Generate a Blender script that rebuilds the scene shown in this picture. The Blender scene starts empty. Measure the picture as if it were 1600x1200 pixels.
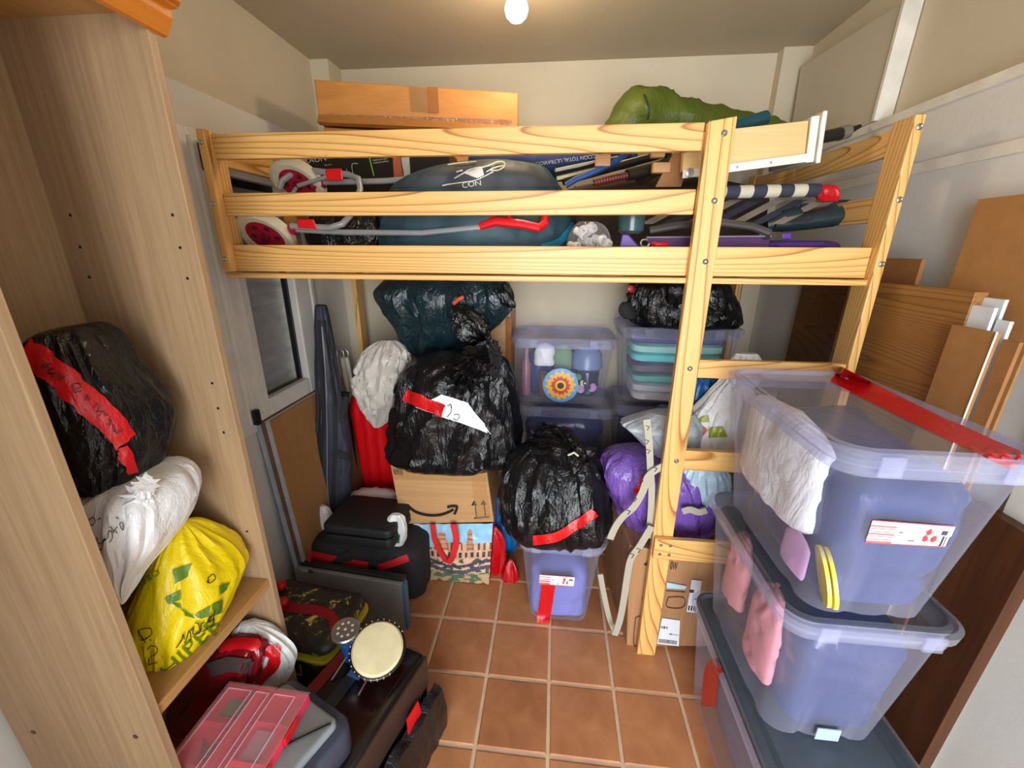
import bpy, math, random
from math import sin, cos, pi, radians
from mathutils import Vector, Matrix, noise
from mathutils.bvhtree import BVHTree
random.seed(7)
S = bpy.context.scene
COL = S.collection
# ------------------------------------------------------------ camera, sky, exposure
EYE = Vector((0, 0, 1.62))
F = 639.5                                   # focal length in pixels of the 1600 px wide photograph
_v = Vector((-10, 1944, F)); _d = Vector((69, -210, F))
DN = _v.normalized(); DP = (_d - DN*_d.dot(DN)).normalized(); RT = DN.cross(DP)
if RT.x < 0: RT = -RT
ROW = (RT, DP, -DN)                         # world = ROW . camera
def w_of(c): return Vector((ROW[0].dot(c), ROW[1].dot(c), ROW[2].dot(c)))
cam = bpy.data.cameras.new('camera'); cam.sensor_width = 36; cam.lens = 36*F/1600; cam.clip_start = .02
co = bpy.data.objects.new('camera', cam); COL.objects.link(co)
ax, ay, az = w_of(Vector((1,0,0))), -w_of(Vector((0,1,0))), -w_of(Vector((0,0,1)))
co.matrix_world = Matrix(((ax.x,ay.x,az.x,EYE.x),(ax.y,ay.y,az.y,EYE.y),(ax.z,ay.z,az.z,EYE.z),(0,0,0,1)))
S.camera = co
S.view_settings.view_transform = 'Standard'; S.view_settings.look = 'None'
S.view_settings.gamma = 1; S.view_settings.use_curve_mapping = False
S.view_settings.exposure = 0.12
wd = bpy.data.worlds.new('daylight'); S.world = wd; wd.use_nodes = True
bg = wd.node_tree.nodes['Background']; bg.inputs[0].default_value = (.86, .93, 1, 1); bg.inputs[1].default_value = 2.4
def lamp(kind, name, loc, power, col, **k):
    l = bpy.data.lights.new(name, kind); l.energy = power; l.color = col
    for a, b in k.items(): setattr(l, a, b)
    o = bpy.data.objects.new(name, l); COL.objects.link(o); o.location = loc
    return o
lamp('POINT', 'ceiling_bulb_light', (-.16, 1.67, 2.335), 9, (1, .74, .42), shadow_soft_size=.05)
dl = lamp('AREA', 'doorway_daylight', (.2, -2.3, 1.35), 150, (.93, .97, 1), shape='RECTANGLE', size=2.0, size_y=2.3)
dl.rotation_euler = (radians(90), 0, 0)
# ------------------------------------------------------------ points from the photograph, on real planes
def ray(x, y): return w_of(Vector((x-800, y-600, F)))
def PY(x, y, Y): r = ray(x, y); return EYE + r*(Y/r.y)
def PX(x, y, X): r = ray(x, y); return EYE + r*(X/r.x)
def PZ(x, y, Z): r = ray(x, y); return EYE + r*((Z-EYE.z)/r.z)
# ------------------------------------------------------------ materials
MATS = {}
class NT:
    def __init__(s, name):
        s.m = bpy.data.materials.new(name); s.m.use_nodes = True; s.t = s.m.node_tree
        s.b = s.t.nodes['Principled BSDF']; s.out = s.t.nodes['Material Output']
    def n(s, k, **kw):
        nd = s.t.nodes.new('ShaderNode'+k)
        for a, b in kw.items(): setattr(nd, a, b)
        return nd
    def l(s, a, b): s.t.links.new(a, b)
    def coords(s, scale=(1,1,1), rot=(0,0,0), kind='Object'):
        tc = s.n('TexCoord'); mp = s.n('Mapping'); mp.inputs['Scale'].default_value = scale; mp.inputs['Rotation'].default_value = rot
        s.l(tc.outputs[kind], mp.inputs[0]); return mp.outputs[0]
    def noise(s, vec, scale, detail=3, rough=.5, dist=0):
        nd = s.n('TexNoise'); nd.inputs['Scale'].default_value = scale; nd.inputs['Detail'].default_value = detail
        nd.inputs['Roughness'].default_value = rough; nd.inputs['Distortion'].default_value = dist
        if vec is not None: s.l(vec, nd.inputs['Vector'])
        return nd.outputs['Fac']
    def math(s, op, a, b=None):
        nd = s.n('Math', operation=op)
        for i, v in enumerate((a, b)):
            if v is None: continue
            if isinstance(v, (int, float)): nd.inputs[i].default_value = v
            else: s.l(v, nd.inputs[i])
        return nd.outputs[0]
    def ramp(s, fac, stops):
        nd = s.n('ValToRGB'); e = nd.color_ramp.elements
        while len(e) < len(stops): e.new(.5)
        for el, (p, c) in zip(e, stops): el.position = p; el.color = (*c, 1)
        s.l(fac, nd.inputs[0]); return nd.outputs[0]
    def bump(s, h, strength, dist=.01):
        nd = s.n('Bump'); nd.inputs['Strength'].default_value = strength; nd.inputs['Distance'].default_value = dist
        s.l(h, nd.inputs['Height']); s.l(nd.outputs[0], s.b.inputs['Normal']); return nd
    def set(s, **k):
        for a, v in k.items():
            inp = s.b.inputs[a.replace('_', ' ')]
            if hasattr(v, 'is_linked') or hasattr(v, 'links'): s.l(v, inp)
            else: inp.default_value = (*v, 1) if isinstance(v, tuple) else v
        return s
def srgb(r, g, b):
    f = lambda c: (c/255/12.92) if c <= 10.3 else ((c/255+.055)/1.055)**2.4
    return (f(r), f(g), f(b))
def sh(c, k): return tuple(min(1, x*k) for x in c)
def reg(name, fn):
    if name not in MATS: MATS[name] = fn()
    return MATS[name]
def plain(name, col, rough=.5, metal=0, spec=.5, var=.12, scale=14, bump=0, **kw):
    def mk():
        t = NT(name); v = t.coords()
        nz = t.noise(v, scale, 4)
        t.set(Base_Color=t.ramp(nz, [(.3, sh(col, 1-var)), (.7, sh(col, 1+var))]), Roughness=rough, Metallic=metal)
        t.b.inputs['Specular IOR Level'].default_value = spec
        for a, b in kw.items(): t.b.inputs[a.replace('_', ' ')].default_value = b
        if bump: t.bump(t.noise(v, scale*6, 5), bump, .004)
        return t.m
    return reg(name, mk)
def film(name, col, rough=.3, crease=.6, scale=9, coat=.0, spec=.5, alpha=1, stretch=(1,1,.45), trans=0):
    crease *= .62; scale *= .8
    def mk():
        t = NT(name); v = t.coords(stretch)
        n1 = t.noise(v, scale, 5, .55, 1.2)
        r1 = t.math('ABSOLUTE', t.math('SUBTRACT', n1, .5))
        n2 = t.noise(v, scale*3.2, 4, .6, .8)
        r2 = t.math('ABSOLUTE', t.math('SUBTRACT', n2, .5))
        h = t.math('ADD', t.math('POWER', r1, .7), t.math('MULTIPLY', t.math('POWER', r2, .7), .35))
        t.set(Base_Color=col, Roughness=rough); t.b.inputs['Specular IOR Level'].default_value = spec
        t.b.inputs['Coat Weight'].default_value = coat; t.b.inputs['Coat Roughness'].default_value = .2
        t.b.inputs['Alpha'].default_value = alpha
        t.bump(h, crease, .03)
        return t.m
    return reg(name, mk)
def clear(name, col, fac=.3, rough=.22, tint=(.9,.9,1)):
    def mk():
        t = NT(name); t.set(Base_Color=col, Roughness=rough)
        tr = t.n('BsdfTransparent'); tr.inputs[0].default_value = (*tint, 1)
        mx = t.n('MixShader'); lw = t.n('LayerWeight'); lw.inputs[0].default_value = .35
        f = t.math('ADD', t.math('MULTIPLY', t.math('POWER', lw.outputs['Facing'], 2.0), .38), fac)
        t.l(f, mx.inputs[0]); t.l(tr.outputs[0], mx.inputs[1]); t.l(t.b.outputs[0], mx.inputs[2]); t.l(mx.outputs[0], t.out.inputs[0])
        return t.m
    return reg(name, mk)
def pine(axis, name='pine', light=(230,182,110), mid=(216,164,90), dark=(160,104,44), k=42, var=1.0):
    nm = '%s_%s' % (name, axis)
    def mk():
        t = NT(nm)
        sc = {'x': (.5,8,8), 'y': (8,.5,8), 'z': (8,8,.5)}[axis]
        oi = t.n('ObjectInfo'); tc = t.n('TexCoord')
        ad = t.n('VectorMath', operation='ADD'); t.l(tc.outputs['Object'], ad.inputs[0])
        cx = t.n('CombineXYZ')
        for i in range(3): t.l(t.math('MULTIPLY', oi.outputs['Random'], 7.3+3*i), cx.inputs[i])
        t.l(cx.outputs[0], ad.inputs[1])
        mp = t.n('Mapping'); mp.inputs['Scale'].default_value = sc; t.l(ad.outputs[0], mp.inputs[0])
        nz = t.noise(mp.outputs[0], .5, 1.0, .35, .15)
        rings = t.math('FRACT', t.math('MULTIPLY', nz, k))
        fine = t.n('Mapping'); fine.inputs['Scale'].default_value = {'x': (3,120,120), 'y': (120,3,120), 'z': (120,120,3)}[axis]
        t.l(ad.outputs[0], fine.inputs[0])
        fn = t.noise(fine.outputs[0], 1, 3)
        c = t.ramp(rings, [(0, srgb(*light)), (.5, srgb(*light)), (.82, srgb(*mid)), (.94, srgb(*dark)), (1, srgb(*light))])
        mx = t.n('Mix', data_type='RGBA', blend_type='MULTIPLY'); mx.inputs[0].default_value = .55
        t.l(c, mx.inputs[6]); t.l(t.ramp(fn, [(.3, (.82,.78,.72)), (.7, (1,1,1))]), mx.inputs[7])
        t.set(Base_Color=mx.outputs[2], Roughness=.42); t.bump(fn, .08, .002)
        return t.m
    return reg(nm, mk)
def laminate(axis, name, light, dark, s=1.0):
    nm = '%s_%s' % (name, axis)
    def mk():
        t = NT(nm)
        a, b = 1.6*s, 55*s
        v = t.coords({'x': (a,b,b), 'y': (b,a,b), 'z': (b,b,a)}[axis])
        n1 = t.noise(v, 1, 4, .6, .4)
        v2 = t.coords({'x': (a*4,b*4,b*4), 'y': (b*4,a*4,b*4), 'z': (b*4,b*4,a*4)}[axis])
        n2 = t.noise(v2, 1, 2)
        f = t.math('ADD', t.math('MULTIPLY', n1, .65), t.math('MULTIPLY', n2, .35))
        t.set(Base_Color=t.ramp(f, [(.35, srgb(*dark)), (.62, srgb(*light))]), Roughness=.5)
        return t.m
    return reg(nm, mk)
def attr_mat(name, rough=.5, crease=0):
    def mk():
        t = NT(name); a = t.n('Attribute', attribute_name='Col'); t.set(Base_Color=a.outputs['Color'], Roughness=rough)
        if crease:
            v = t.coords(); t.bump(t.math('ABSOLUTE', t.math('SUBTRACT', t.noise(v, 9, 4, .5, 1), .5)), crease, .03)
        return t.m
    return reg(name, mk)
# ------------------------------------------------------------ mesh helpers
class MB:
    def __init__(s): s.v = []; s.f = []; s.c = []
    def add(s, vs, fs, col=None):
        o = len(s.v); s.v += [Vector(v) for v in vs]
        for f in fs: s.f.append(tuple(i+o for i in f)); s.c.append(col)
        return s
    def box(s, lo, hi, M=None, bev=0):
        x0,y0,z0 = lo; x1,y1,z1 = hi
        if bev:
            b = min(bev, abs(x1-x0)/2.01, abs(y1-y0)/2.01, abs(z1-z0)/2.01)
            vs = []
            for z, e in ((z0, b), (z0+b, 0), (z1-b, 0), (z1, b)):
                for (cx, cy, sx, sy) in ((x0,y0,1,1),(x1,y0,-1,1),(x1,y1,-1,-1),(x0,y1,1,-1)):
                    p = [(cx+sx*e, cy+sy*(b+e*.0), z), (cx+sx*(b), cy+sy*e, z)]
                    if e: p = [(cx+sx*b, cy+sy*b, z)]*2
                    if (sx*sy) < 0: p = p[::-1]
                    vs += p
            fs = []
            for k in range(3):
                for i in range(8): fs.append((k*8+i, k*8+(i+1) % 8, k*8+8+(i+1) % 8, k*8+8+i))
            fs.append((6,4,2,0)); fs.append((24,26,28,30))
        else:
            vs = [(x0,y0,z0),(x1,y0,z0),(x1,y1,z0),(x0,y1,z0),(x0,y0,z1),(x1,y0,z1),(x1,y1,z1),(x0,y1,z1)]
            fs = [(3,2,1,0),(4,5,6,7),(0,1,5,4),(1,2,6,5),(2,3,7,6),(3,0,4,7)]
        if M is not None: vs = [M @ Vector(v) for v in vs]
        return s.add(vs, fs)
    def hexa(s, a, b):                       # two quads of four points each, joined
        return s.add(list(a)+list(b), [(3,2,1,0),(4,5,6,7),(0,1,5,4),(1,2,6,5),(2,3,7,6),(3,0,4,7)])
    def loft(s, rings, cap=True, close=True):
        n = len(rings[0]); vs = [p for r in rings for p in r]; fs = []
        for k in range(len(rings)-1):
            for i in range(n if close else n-1):
                j = (i+1) % n; fs.append((k*n+i, k*n+j, (k+1)*n+j, (k+1)*n+i))
        if cap:
            fs.append(tuple(range(n-1,-1,-1))); m = (len(rings)-1)*n; fs.append(tuple(range(m, m+n)))
        return s.add(vs, fs)
    def tube(s, pts, r, n=10, cap=True):
        pts = [Vector(p) for p in pts]; rs = r if isinstance(r, (list, tuple)) else [r]*len(pts)
        rings = []; up = None
        for i, p in enumerate(pts):
            d = (pts[min(i+1, len(pts)-1)]-pts[max(i-1, 0)]).normalized()
            if up is None: up = Vector((0,0,1)) if abs(d.z) < .9 else Vector((1,0,0))
            a = d.cross(up).normalized(); up = a.cross(d).normalized()
            rings.append([p + a*(cos(2*pi*k/n)*rs[i]) + up*(sin(2*pi*k/n)*rs[i]) for k in range(n)])
        return s.loft(rings, cap)
    def cyl(s, c, axis, prof, n=24):         # prof: (distance along axis, radius)
        c = Vector(c); d = Vector(axis).normalized(); a = d.orthogonal().normalized(); b = d.cross(a)
        return s.loft([[c + d*t + a*(cos(2*pi*k/n)*r) + b*(sin(2*pi*k/n)*r) for k in range(n)] for t, r in prof])
    def grid(s, pts, cols=None):             # pts[j][i]
        h, w = len(pts), len(pts[0]); o = len(s.v)
        s.v += [Vector(p) for r in pts for p in r]
        for j in range(h-1):
            for i in range(w-1):
                s.f.append((o+j*w+i, o+j*w+i+1, o+(j+1)*w+i+1, o+(j+1)*w+i)); s.c.append(cols[j][i] if cols else None)
        return s
GEO = {}
def build(name, mb, m, parent=None, smooth=35, label=None, bevel=0, kind=None):
    o0 = parent_origin(parent)
    me = bpy.data.meshes.new(name); me.from_pydata([v-o0 for v in mb.v], [], mb.f)
    if any(c is not None for c in mb.c):
        a = me.color_attributes.new('Col', 'FLOAT_COLOR', 'CORNER'); i = 0
        for p, c in zip(me.polygons, mb.c):
            for k in p.loop_indices: a.data[k].color = (*(c or (1,1,1)), 1)
    me.materials.append(m)
    if smooth:
        me.polygons.foreach_set('use_smooth', [True]*len(me.polygons)); me.set_sharp_from_angle(angle=radians(smooth))
    me.update()
    o = bpy.data.objects.new(name, me); COL.objects.link(o)
    if parent is not None: o.parent = parent
    if bevel:
        bm = o.modifiers.new('b', 'BEVEL'); bm.width = bevel; bm.segments = 2; bm.limit_method = 'ANGLE'; bm.angle_limit = radians(40)
    if label: o['label'] = label
    if kind: o['kind'] = kind
    GEO[o.name] = (mb.v, mb.f); return o
def parent_origin(p):
    w = Vector((0,0,0))
    while p is not None: w += p.location; p = p.parent
    return w
def thing(name, label, cat, loc, group=None):
    o = bpy.data.objects.new(name, None); o.empty_display_size = .05; COL.objects.link(o); o.location = loc
    o['label'] = label; o['category'] = cat
    if group: o['group'] = group
    return o
def solo(name, mb, m, label, cat, group=None, **k):
    """a thing that is one mesh, its origin at its base"""
    n = len(mb.v); c = sum(mb.v, Vector())/n; base = Vector((c.x, c.y, min(v.z for v in mb.v)))
    v0 = mb.v; mb.v = [v-base for v in v0]
    o = build(name, mb, m, None, **k); o.location = base; mb.v = v0; GEO[o.name] = (v0, mb.f)
    o['label'] = label; o['category'] = cat
    if group: o['group'] = group
    return o
def base_of(mb):
    c = sum(mb.v, Vector())/len(mb.v); return Vector((c.x, c.y, min(v.z for v in mb.v)))
BV = {}
def bvh(objs):
    if not isinstance(objs, (list, tuple)): objs = [objs]
    key = tuple(o.name for o in objs)
    if key not in BV:
        V = []; Fs = []
        for o in objs:
            v, f = GEO[o.name]; k = len(V); V += v; Fs += [tuple(i+k for i in q) for q in f]
        BV[key] = BVHTree.FromPolygons(V, Fs)
    return BV[key]
def on(x, y, tgt, off=.002, back=[2.0]):
    d = ray(x, y).normalized(); h = bvh(tgt).ray_cast(EYE, d)
    if h[0] is None: return EYE + d*back[0]
    back[0] = h[3]; n = h[1]
    if n.dot(d) > 0: n = -n
    return h[0] + n*off
def spline(pts, n):
    if len(pts) == 2: return [tuple(a+(b-a)*k/(n-1) for a, b in zip(*pts)) for k in range(n)]
    P = [pts[0]]+list(pts)+[pts[-1]]; out = []
    m = len(pts)-1
    for k in range(n):
        u = k*m/(n-1); i = min(int(u), m-1); t = u-i
        a, b, c, d = P[i], P[i+1], P[i+2], P[i+3]
        out.append(tuple(.5*((2*q)+(r-p)*t+(2*p-5*q+4*r-s)*t*t+(3*q-p-3*r+s)*t**3) for p, q, r, s in zip(a, b, c, d)))
    return out
def ribbon(name, tgt, px, w, m, parent, n=14, off=.0025, label=None, nw=4):
    """adhesive tape laid on a surface: px is its centre line"""
    c = spline([p[:2] for p in px], n); mb = MB(); G = []
    for k, p in enumerate(c):
        q, r = c[max(k-1,0)], c[min(k+1,n-1)]; d = Vector((r[0]-q[0], r[1]-q[1])).normalized(); nn = (-d.y, d.x)
        G.append([on(p[0]+nn[0]*w*(u/nw-.5), p[1]+nn[1]*w*(u/nw-.5), tgt, off) for u in range(nw+1)])
    mb.grid(G); return build(name, mb, m, parent, 60, label)
def strokes(name, tgt, lines, w, m, parent, off=.004):
    mb = MB()
    for L in lines:
        n = max(4, len(L)*5); c = spline(L, n); G = []
        for k, p in enumerate(c):
            q, r = c[max(k-1,0)], c[min(k+1,n-1)]; d = Vector((r[0]-q[0], r[1]-q[1]))
            d = d.normalized() if d.length else Vector((1,0)); nn = (-d.y, d.x)
            G.append([on(p[0]+nn[0]*w*u, p[1]+nn[1]*w*u, tgt, off) for u in (-.5,.5)])
        mb.grid(G)
    return build(name, mb, m, parent, 0, kind='stuff' if len(lines) > 1 else None)
def patch(name, tgt, quad, m, parent, nu=8, nv=8, fn=None, off=.003, label=None):
    """a print or label laid on a surface: quad = four corners (tl, tr, br, bl)"""
    tl, tr, br, bl = [Vector(q) for q in quad]; G = []
    for j in range(nv+1):
        v = j/nv; a = tl.lerp(bl, v); b = tr.lerp(br, v); G.append([on(*a.lerp(b, i/nu), tgt, off) for i in range(nu+1)])
    cols = [[fn((i+.5)/nu, (j+.5)/nv) for i in range(nu)] for j in range(nv)] if fn else None
    mb = MB().grid(G, cols); return build(name, mb, m, parent, 60, label)
def text_polys(s):
    cu = bpy.data.curves.new('t', 'FONT'); cu.body = s; cu.size = 1; cu.resolution_u = 3
    ob = bpy.data.objects.new('t', cu); COL.objects.link(ob)
    dg = bpy.context.evaluated_depsgraph_get(); me = bpy.data.meshes.new_from_object(ob.evaluated_get(dg))
    v = [x.co.copy() for x in me.vertices]; f = [tuple(p.vertices) for p in me.polygons]
    bpy.data.objects.remove(ob); bpy.data.meshes.remove(me); return v, f
def text(name, tgt, s, p0, p1, h, m, parent, off=.005, up=None, fit=True):
    """lettering printed along the line p0-p1, h tall in photograph pixels"""
    v, f = text_polys(s); x0 = min(a.x for a in v); x1 = max(a.x for a in v)
    d = Vector(p1)-Vector(p0); u = Vector(up).normalized() if up else Vector((d.y, -d.x)).normalized()
    y1 = max(a.y for a in v)
    mb = MB().add([on(*(Vector(p0)+d*((a.x-x0)/(x1-x0))+u*(h*a.y/y1)), tgt, off) for a in v], f)
    return build(name, mb, m, parent, 0)
def ringpts(c, ax, by, n, a, b, pw=2.0):
    out = []
    for k in range(n):
        t = 2*pi*k/n; cs, sn = cos(t), sin(t)
        out.append(c + ax*(a*math.copysign(abs(cs)**(2/pw), cs)) + by*(b*math.copysign(abs(sn)**(2/pw), sn)))
    return out
def crease(q): return 1-abs(noise.noise(q))*2
def sack_mb(rows, Y, df=.8, dmax=9, n=72, m=56, amp=.012, seed=0, pw=2.3, fr=5, tie=None, slope=0, st=.55):
    """a stuffed bag: rows = (photo y, left x, right x[, depth factor]) read at the plane Y, lofted and crinkled"""
    R = []
    for r in rows:
        yy = Y + slope*(r[0]-rows[0][0])
        a = PY(r[1], r[0], yy); b = PY(r[2], r[0], yy); c = (a+b)/2; w = (b.x-a.x)/2
        R.append((c.x, c.y, c.z, w, min(w*(r[3] if len(r) > 3 else df), dmax)))
    R = spline(R, m); rings = []
    so = Vector((seed*3.1, seed*1.7, seed*.9))
    for k, (x, y, z, a, b) in enumerate(R):
        t = k/(m-1); a = max(a, .004); b = max(b, .004)
        ring = ringpts(Vector((x, y, z)), Vector((1,0,0)), Vector((0,1,0)), n, a, b, pw); out = []
        edge = min(1, 6*t, 6*(1-t))
        for i, p in enumerate(ring):
            th = 2*pi*i/n; q = Vector((cos(th)*fr*.5, sin(th)*fr*.5+z*1.2, z*fr*st))+so+Vector((0,0,.9*sin(th*2+seed)))
            d = amp*(1.1*crease(q*.9)+.6*crease(q*2.1)+.22*crease(q*4.6)-.75)
            if tie is not None:
                s = max(0, 1-abs(t-tie)*3.2)
                d += amp*1.1*s*crease(Vector((cos(th)*4, sin(th)*4, t*1.5))+so)
            nn = Vector((p.x-x, (p.y-y), 0)); L = nn.length
            d = max(d*edge, -.6*L)
            out.append(p + nn.normalized()*d + Vector((0,0,amp*.5*noise.noise(q*2)*edge)))
        rings.append(out)
    rings = rings[::-1]
    return MB().loft(rings)
def tail_mb(pts, rad, amp=.3, n=22, m=14, seed=0):
    """gathered neck of a tied bag"""
    P = spline([(*p, r) for p, r in zip(pts, rad)], m); rings = []
    for k, p in enumerate(P):
        c = Vector(p[:3]); q, r = Vector(P[max(k-1,0)][:3]), Vector(P[min(k+1,m-1)][:3]); d = (r-q).normalized()
        a = d.orthogonal().normalized(); b = d.cross(a)
        rings.append([c + (a*cos(2*pi*i/n)+b*sin(2*pi*i/n))*p[3]*(1+amp*(1 if i % 2 else -1)*.5+amp*noise.noise(Vector((i*1.7, k*.6, seed)))) for i in range(n)])
    return MB().loft(rings)
def blob_path(pts, radii, sq=1.0, n=40, m=44, amp=.012, seed=0, fr=6):
    P = spline([(*p, r) for p, r in zip(pts, radii)], m); rings = []; so = Vector((seed, seed*2.3, 0))
    for k, p in enumerate(P):
        c = Vector(p[:3]); q, r = Vector(P[max(k-1,0)][:3]), Vector(P[min(k+1,m-1)][:3]); d = (r-q).normalized()
        a = d.cross(Vector((0,0,1))); a = a.normalized() if a.length > .05 else Vector((1,0,0)); b = a.cross(d).normalized()
        ring = []
        for i in range(n):
            th = 2*pi*i/n; v = a*cos(th)*p[3]*sq+b*sin(th)*p[3]; qq = (c+v)*fr+so
            ring.append(c+v+v.normalized()*amp*(crease(qq)+.6*crease(qq*2.2)-.8))
        rings.append(ring)
    return MB().loft(rings)
def slab(a, b, c, thick, d=None):
    """board from three face corners a (origin), b, c (a+ab+ac), pushed back by thick along the normal"""
    a, b, c = Vector(a), Vector(b), Vector(c); d = Vector(d) if d else b+c-a
    n = (b-a).cross(c-a).normalized()*thick
    return MB().hexa([a+n, b+n, d+n, c+n], [a, b, d, c])
# ------------------------------------------------------------ shared materials
def wallm(name, col):
    def mk():
        t = NT(name); v = t.coords()
        n = t.noise(v, 2.2, 5, .6); t.set(Base_Color=t.ramp(n, [(.3, sh(col,.93)), (.65, sh(col,1.03))]), Roughness=.75)
        t.bump(t.noise(v, 60, 4), .12, .004); return t.m
    return reg(name, mk)
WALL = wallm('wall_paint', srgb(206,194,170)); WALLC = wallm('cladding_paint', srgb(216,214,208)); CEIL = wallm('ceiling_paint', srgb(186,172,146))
WHITE = plain('white_lacquer', srgb(226,222,210), .4); PVC = plain('white_frame', srgb(224,222,214), .35, var=.04)
BLACKP = plain('black_plastic', srgb(16,16,17), .35); DARK = plain('dark_void', srgb(12,12,13), .8)
REDT = film('red_tape', srgb(200,20,26), .25, .35, 20); REDP = plain('red_plastic', srgb(206,20,30), .3, var=.06)
BLK = film('black_film', srgb(19,19,21), .22, .7, 10, .0, .4); BLK2 = film('black_film_shiny', srgb(14,14,15), .2, .9, 12, .15)
TEALF = film('dark_teal_film', srgb(20,42,48), .24, .9, 9, .1); WHF = film('white_film', srgb(226,226,226), .35, .5, 8)
GREYF = film('silver_mailer_film', srgb(172,180,186), .32, .45, 8); BLUEF = film('blue_film', srgb(16,96,158), .25, .55, 10, .2)
NAVYF = film('navy_film', srgb(34,52,106), .28, .32, 5, .2); PURF = film('purple_film', srgb(118,84,170), .22, 1.1, 9, .2, stretch=(1,1,.3))
PALEB = film('pale_blue_film', srgb(178,206,220), .32, .5, 9, stretch=(.4,1,1.2)); YELF = film('yellow_film', srgb(232,206,8), .33, .4, 7)
WARMW = film('old_white_film', srgb(206,198,188), .35, .6, 9); REDF = film('red_film', srgb(186,14,24), .28, .5, 10, .1)
CARD = laminate('x', 'cardboard', (196,152,104), (178,134,86), .35); CARDO = laminate('x', 'orange_cardboard', (190,128,52), (172,110,40), .35)
CARDB = laminate('z', 'brown_cardboard', (172,128,88), (152,110,74), .35)
TAPEC = clear('clear_tape', srgb(206,170,120), .25, .1, (1,.95,.85)); PACK = plain('brown_tape', srgb(150,92,44), .2)
TUB = clear('clear_blue_plastic', srgb(204,205,228), .09, .14, (.96,.96,1)); TUBL = clear('clear_lid_plastic', srgb(208,208,212), .13, .1)
TUBR = clear('milky_rim_plastic', srgb(214,218,228), .13, .12); SLATE = plain('slate_lid', srgb(74,84,94), .45)
INK = plain('ink', srgb(24,22,24), .6); PAPER = plain('paper', srgb(232,234,236), .55, var=.03); METAL = plain('zinc', srgb(170,170,168), .3, .9)
STEEL = plain('grey_tube', srgb(150,152,152), .35, .3); BLF = plain('black_fabric', srgb(30,30,31), .8, bump=.2); NAVYC = plain('navy_fabric', srgb(48,50,64), .6, bump=.2)
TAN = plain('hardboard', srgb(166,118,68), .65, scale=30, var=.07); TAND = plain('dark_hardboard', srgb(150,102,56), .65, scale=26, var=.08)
PINEX, PINEY, PINEZ = pine('x'), pine('y'), pine('z')
LAMZ = laminate('z', 'beech_laminate', (176,147,112), (154,124,91)); LAMY = laminate('y', 'beech_shelf', (186,142,86), (166,122,68))
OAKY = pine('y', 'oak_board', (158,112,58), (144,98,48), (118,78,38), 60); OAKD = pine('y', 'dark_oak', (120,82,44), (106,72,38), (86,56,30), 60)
BROWN = laminate('z', 'varnished_wood', (88,48,20), (64,32,12), .5)
# ------------------------------------------------------------ the room
def struct(name, mb, m, parent=None, **k): return build(name, mb, m, parent, 0, kind='structure', **k)
XL, XLO, XR, XRO, YB, ZC = -1.237, -1.2, 1.125, 1.09, 2.42, 2.5
flo = struct('floor', MB().box((XL-.1, -1.6, -.09), (XR+.1, YB+.1, -.004)), plain('grout', srgb(214,184,152), .85, bump=.2))
def tilem():
    t = NT('terracotta'); oi = t.n('ObjectInfo'); v = t.coords()
    n = t.noise(v, 7, 5, .6, .5); n2 = t.noise(v, 40, 3)
    f = t.math('ADD', t.math('MULTIPLY', n, .8), t.math('MULTIPLY', oi.outputs['Random'], .2))
    t.set(Base_Color=t.ramp(f, [(.3, srgb(162,104,66)), (.5, srgb(184,124,82)), (.72, srgb(202,144,100))]), Roughness=.42)
    t.bump(n2, .05, .003); return t.m
TILE = tilem(); PIT = .2487; gx0, gy0 = -.4635, 1.4227
tm = None
for i in range(-3, 7):
    for j in range(-6, 4):
        x, y = gx0+i*PIT, gy0+j*PIT
        if x < XL-.02 or x+PIT > XR+.12 or y+PIT > YB+.02: continue
        if tm is None:
            e = PIT-.006; b = .004
            mb = MB().loft([[(.006,.006,-.006),(e,.006,-.006),(e,e,-.006),(.006,e,-.006)], [(.006,.006,-.003),(e,.006,-.003),(e,e,-.003),(.006,e,-.003)],
                            [(.006+b,.006+b,0),(e-b,.006+b,0),(e-b,e-b,0),(.006+b,e-b,0)]])
            o = build('tile', mb, TILE, flo, 0); tm = o.data
        else:
            o = bpy.data.objects.new('tile', tm); COL.objects.link(o); o.parent = flo
        o.location = (x, y, 0)
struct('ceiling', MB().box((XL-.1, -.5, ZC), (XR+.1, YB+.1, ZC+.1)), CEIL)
wy0, wy1, wz0, wz1 = 1.345, 1.965, .905, 1.99
def winhole(mb, xa, xb, ztop):
    mb.box((xa, -.5, 0), (xb, wy0, ztop)); mb.box((xa, wy1, 0), (xb, YB, ztop)); mb.box((xa, wy0, 0), (xb, wy1, wz0)); mb.box((xa, wy0, wz1), (xb, wy1, ztop)); return mb
wl = struct('wall_left', winhole(MB(), XL-.1, XL, ZC), WALL)
struct('cladding', winhole(MB(), XL, XLO, 2.115), WALLC, wl)
wb = struct('wall_back', MB().box((XL-.1, YB, 0), (XR+.1, YB+.1, ZC)), WALL)
struct('pilaster', MB().box((XL, 2.29, 0), (-1.145, YB, ZC)), WALL, wb); struct('pilaster', MB().box((1.0, 2.36, 0), (XR, YB, ZC)), WALL, wb)
wr = struct('wall_right', MB().box((XR, -.5, 0), (XR+.1, YB+.1, ZC)), WALL)
struct('cladding', MB().box((XRO, -.5, 0), (XR, 2.36, 2.03)), WALLC, wr)
struct('cover_strip', MB().box((XRO-.012, -.5, 2.018), (XR, 2.36, 2.044)), WHITE, wr)
struct('cover_strip', MB().box((XRO-.008, -.5, 1.845), (XRO, 2.36, 1.875)), WHITE, wr)
struct('wall_front', MB().box((XL-.1, -.5, 0), (-.45, -.4, ZC)).box((.95, -.5, 0), (XR+.1, -.4, ZC)).box((-.45, -.5, 2.2), (.95, -.4, ZC)), WALL)
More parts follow.
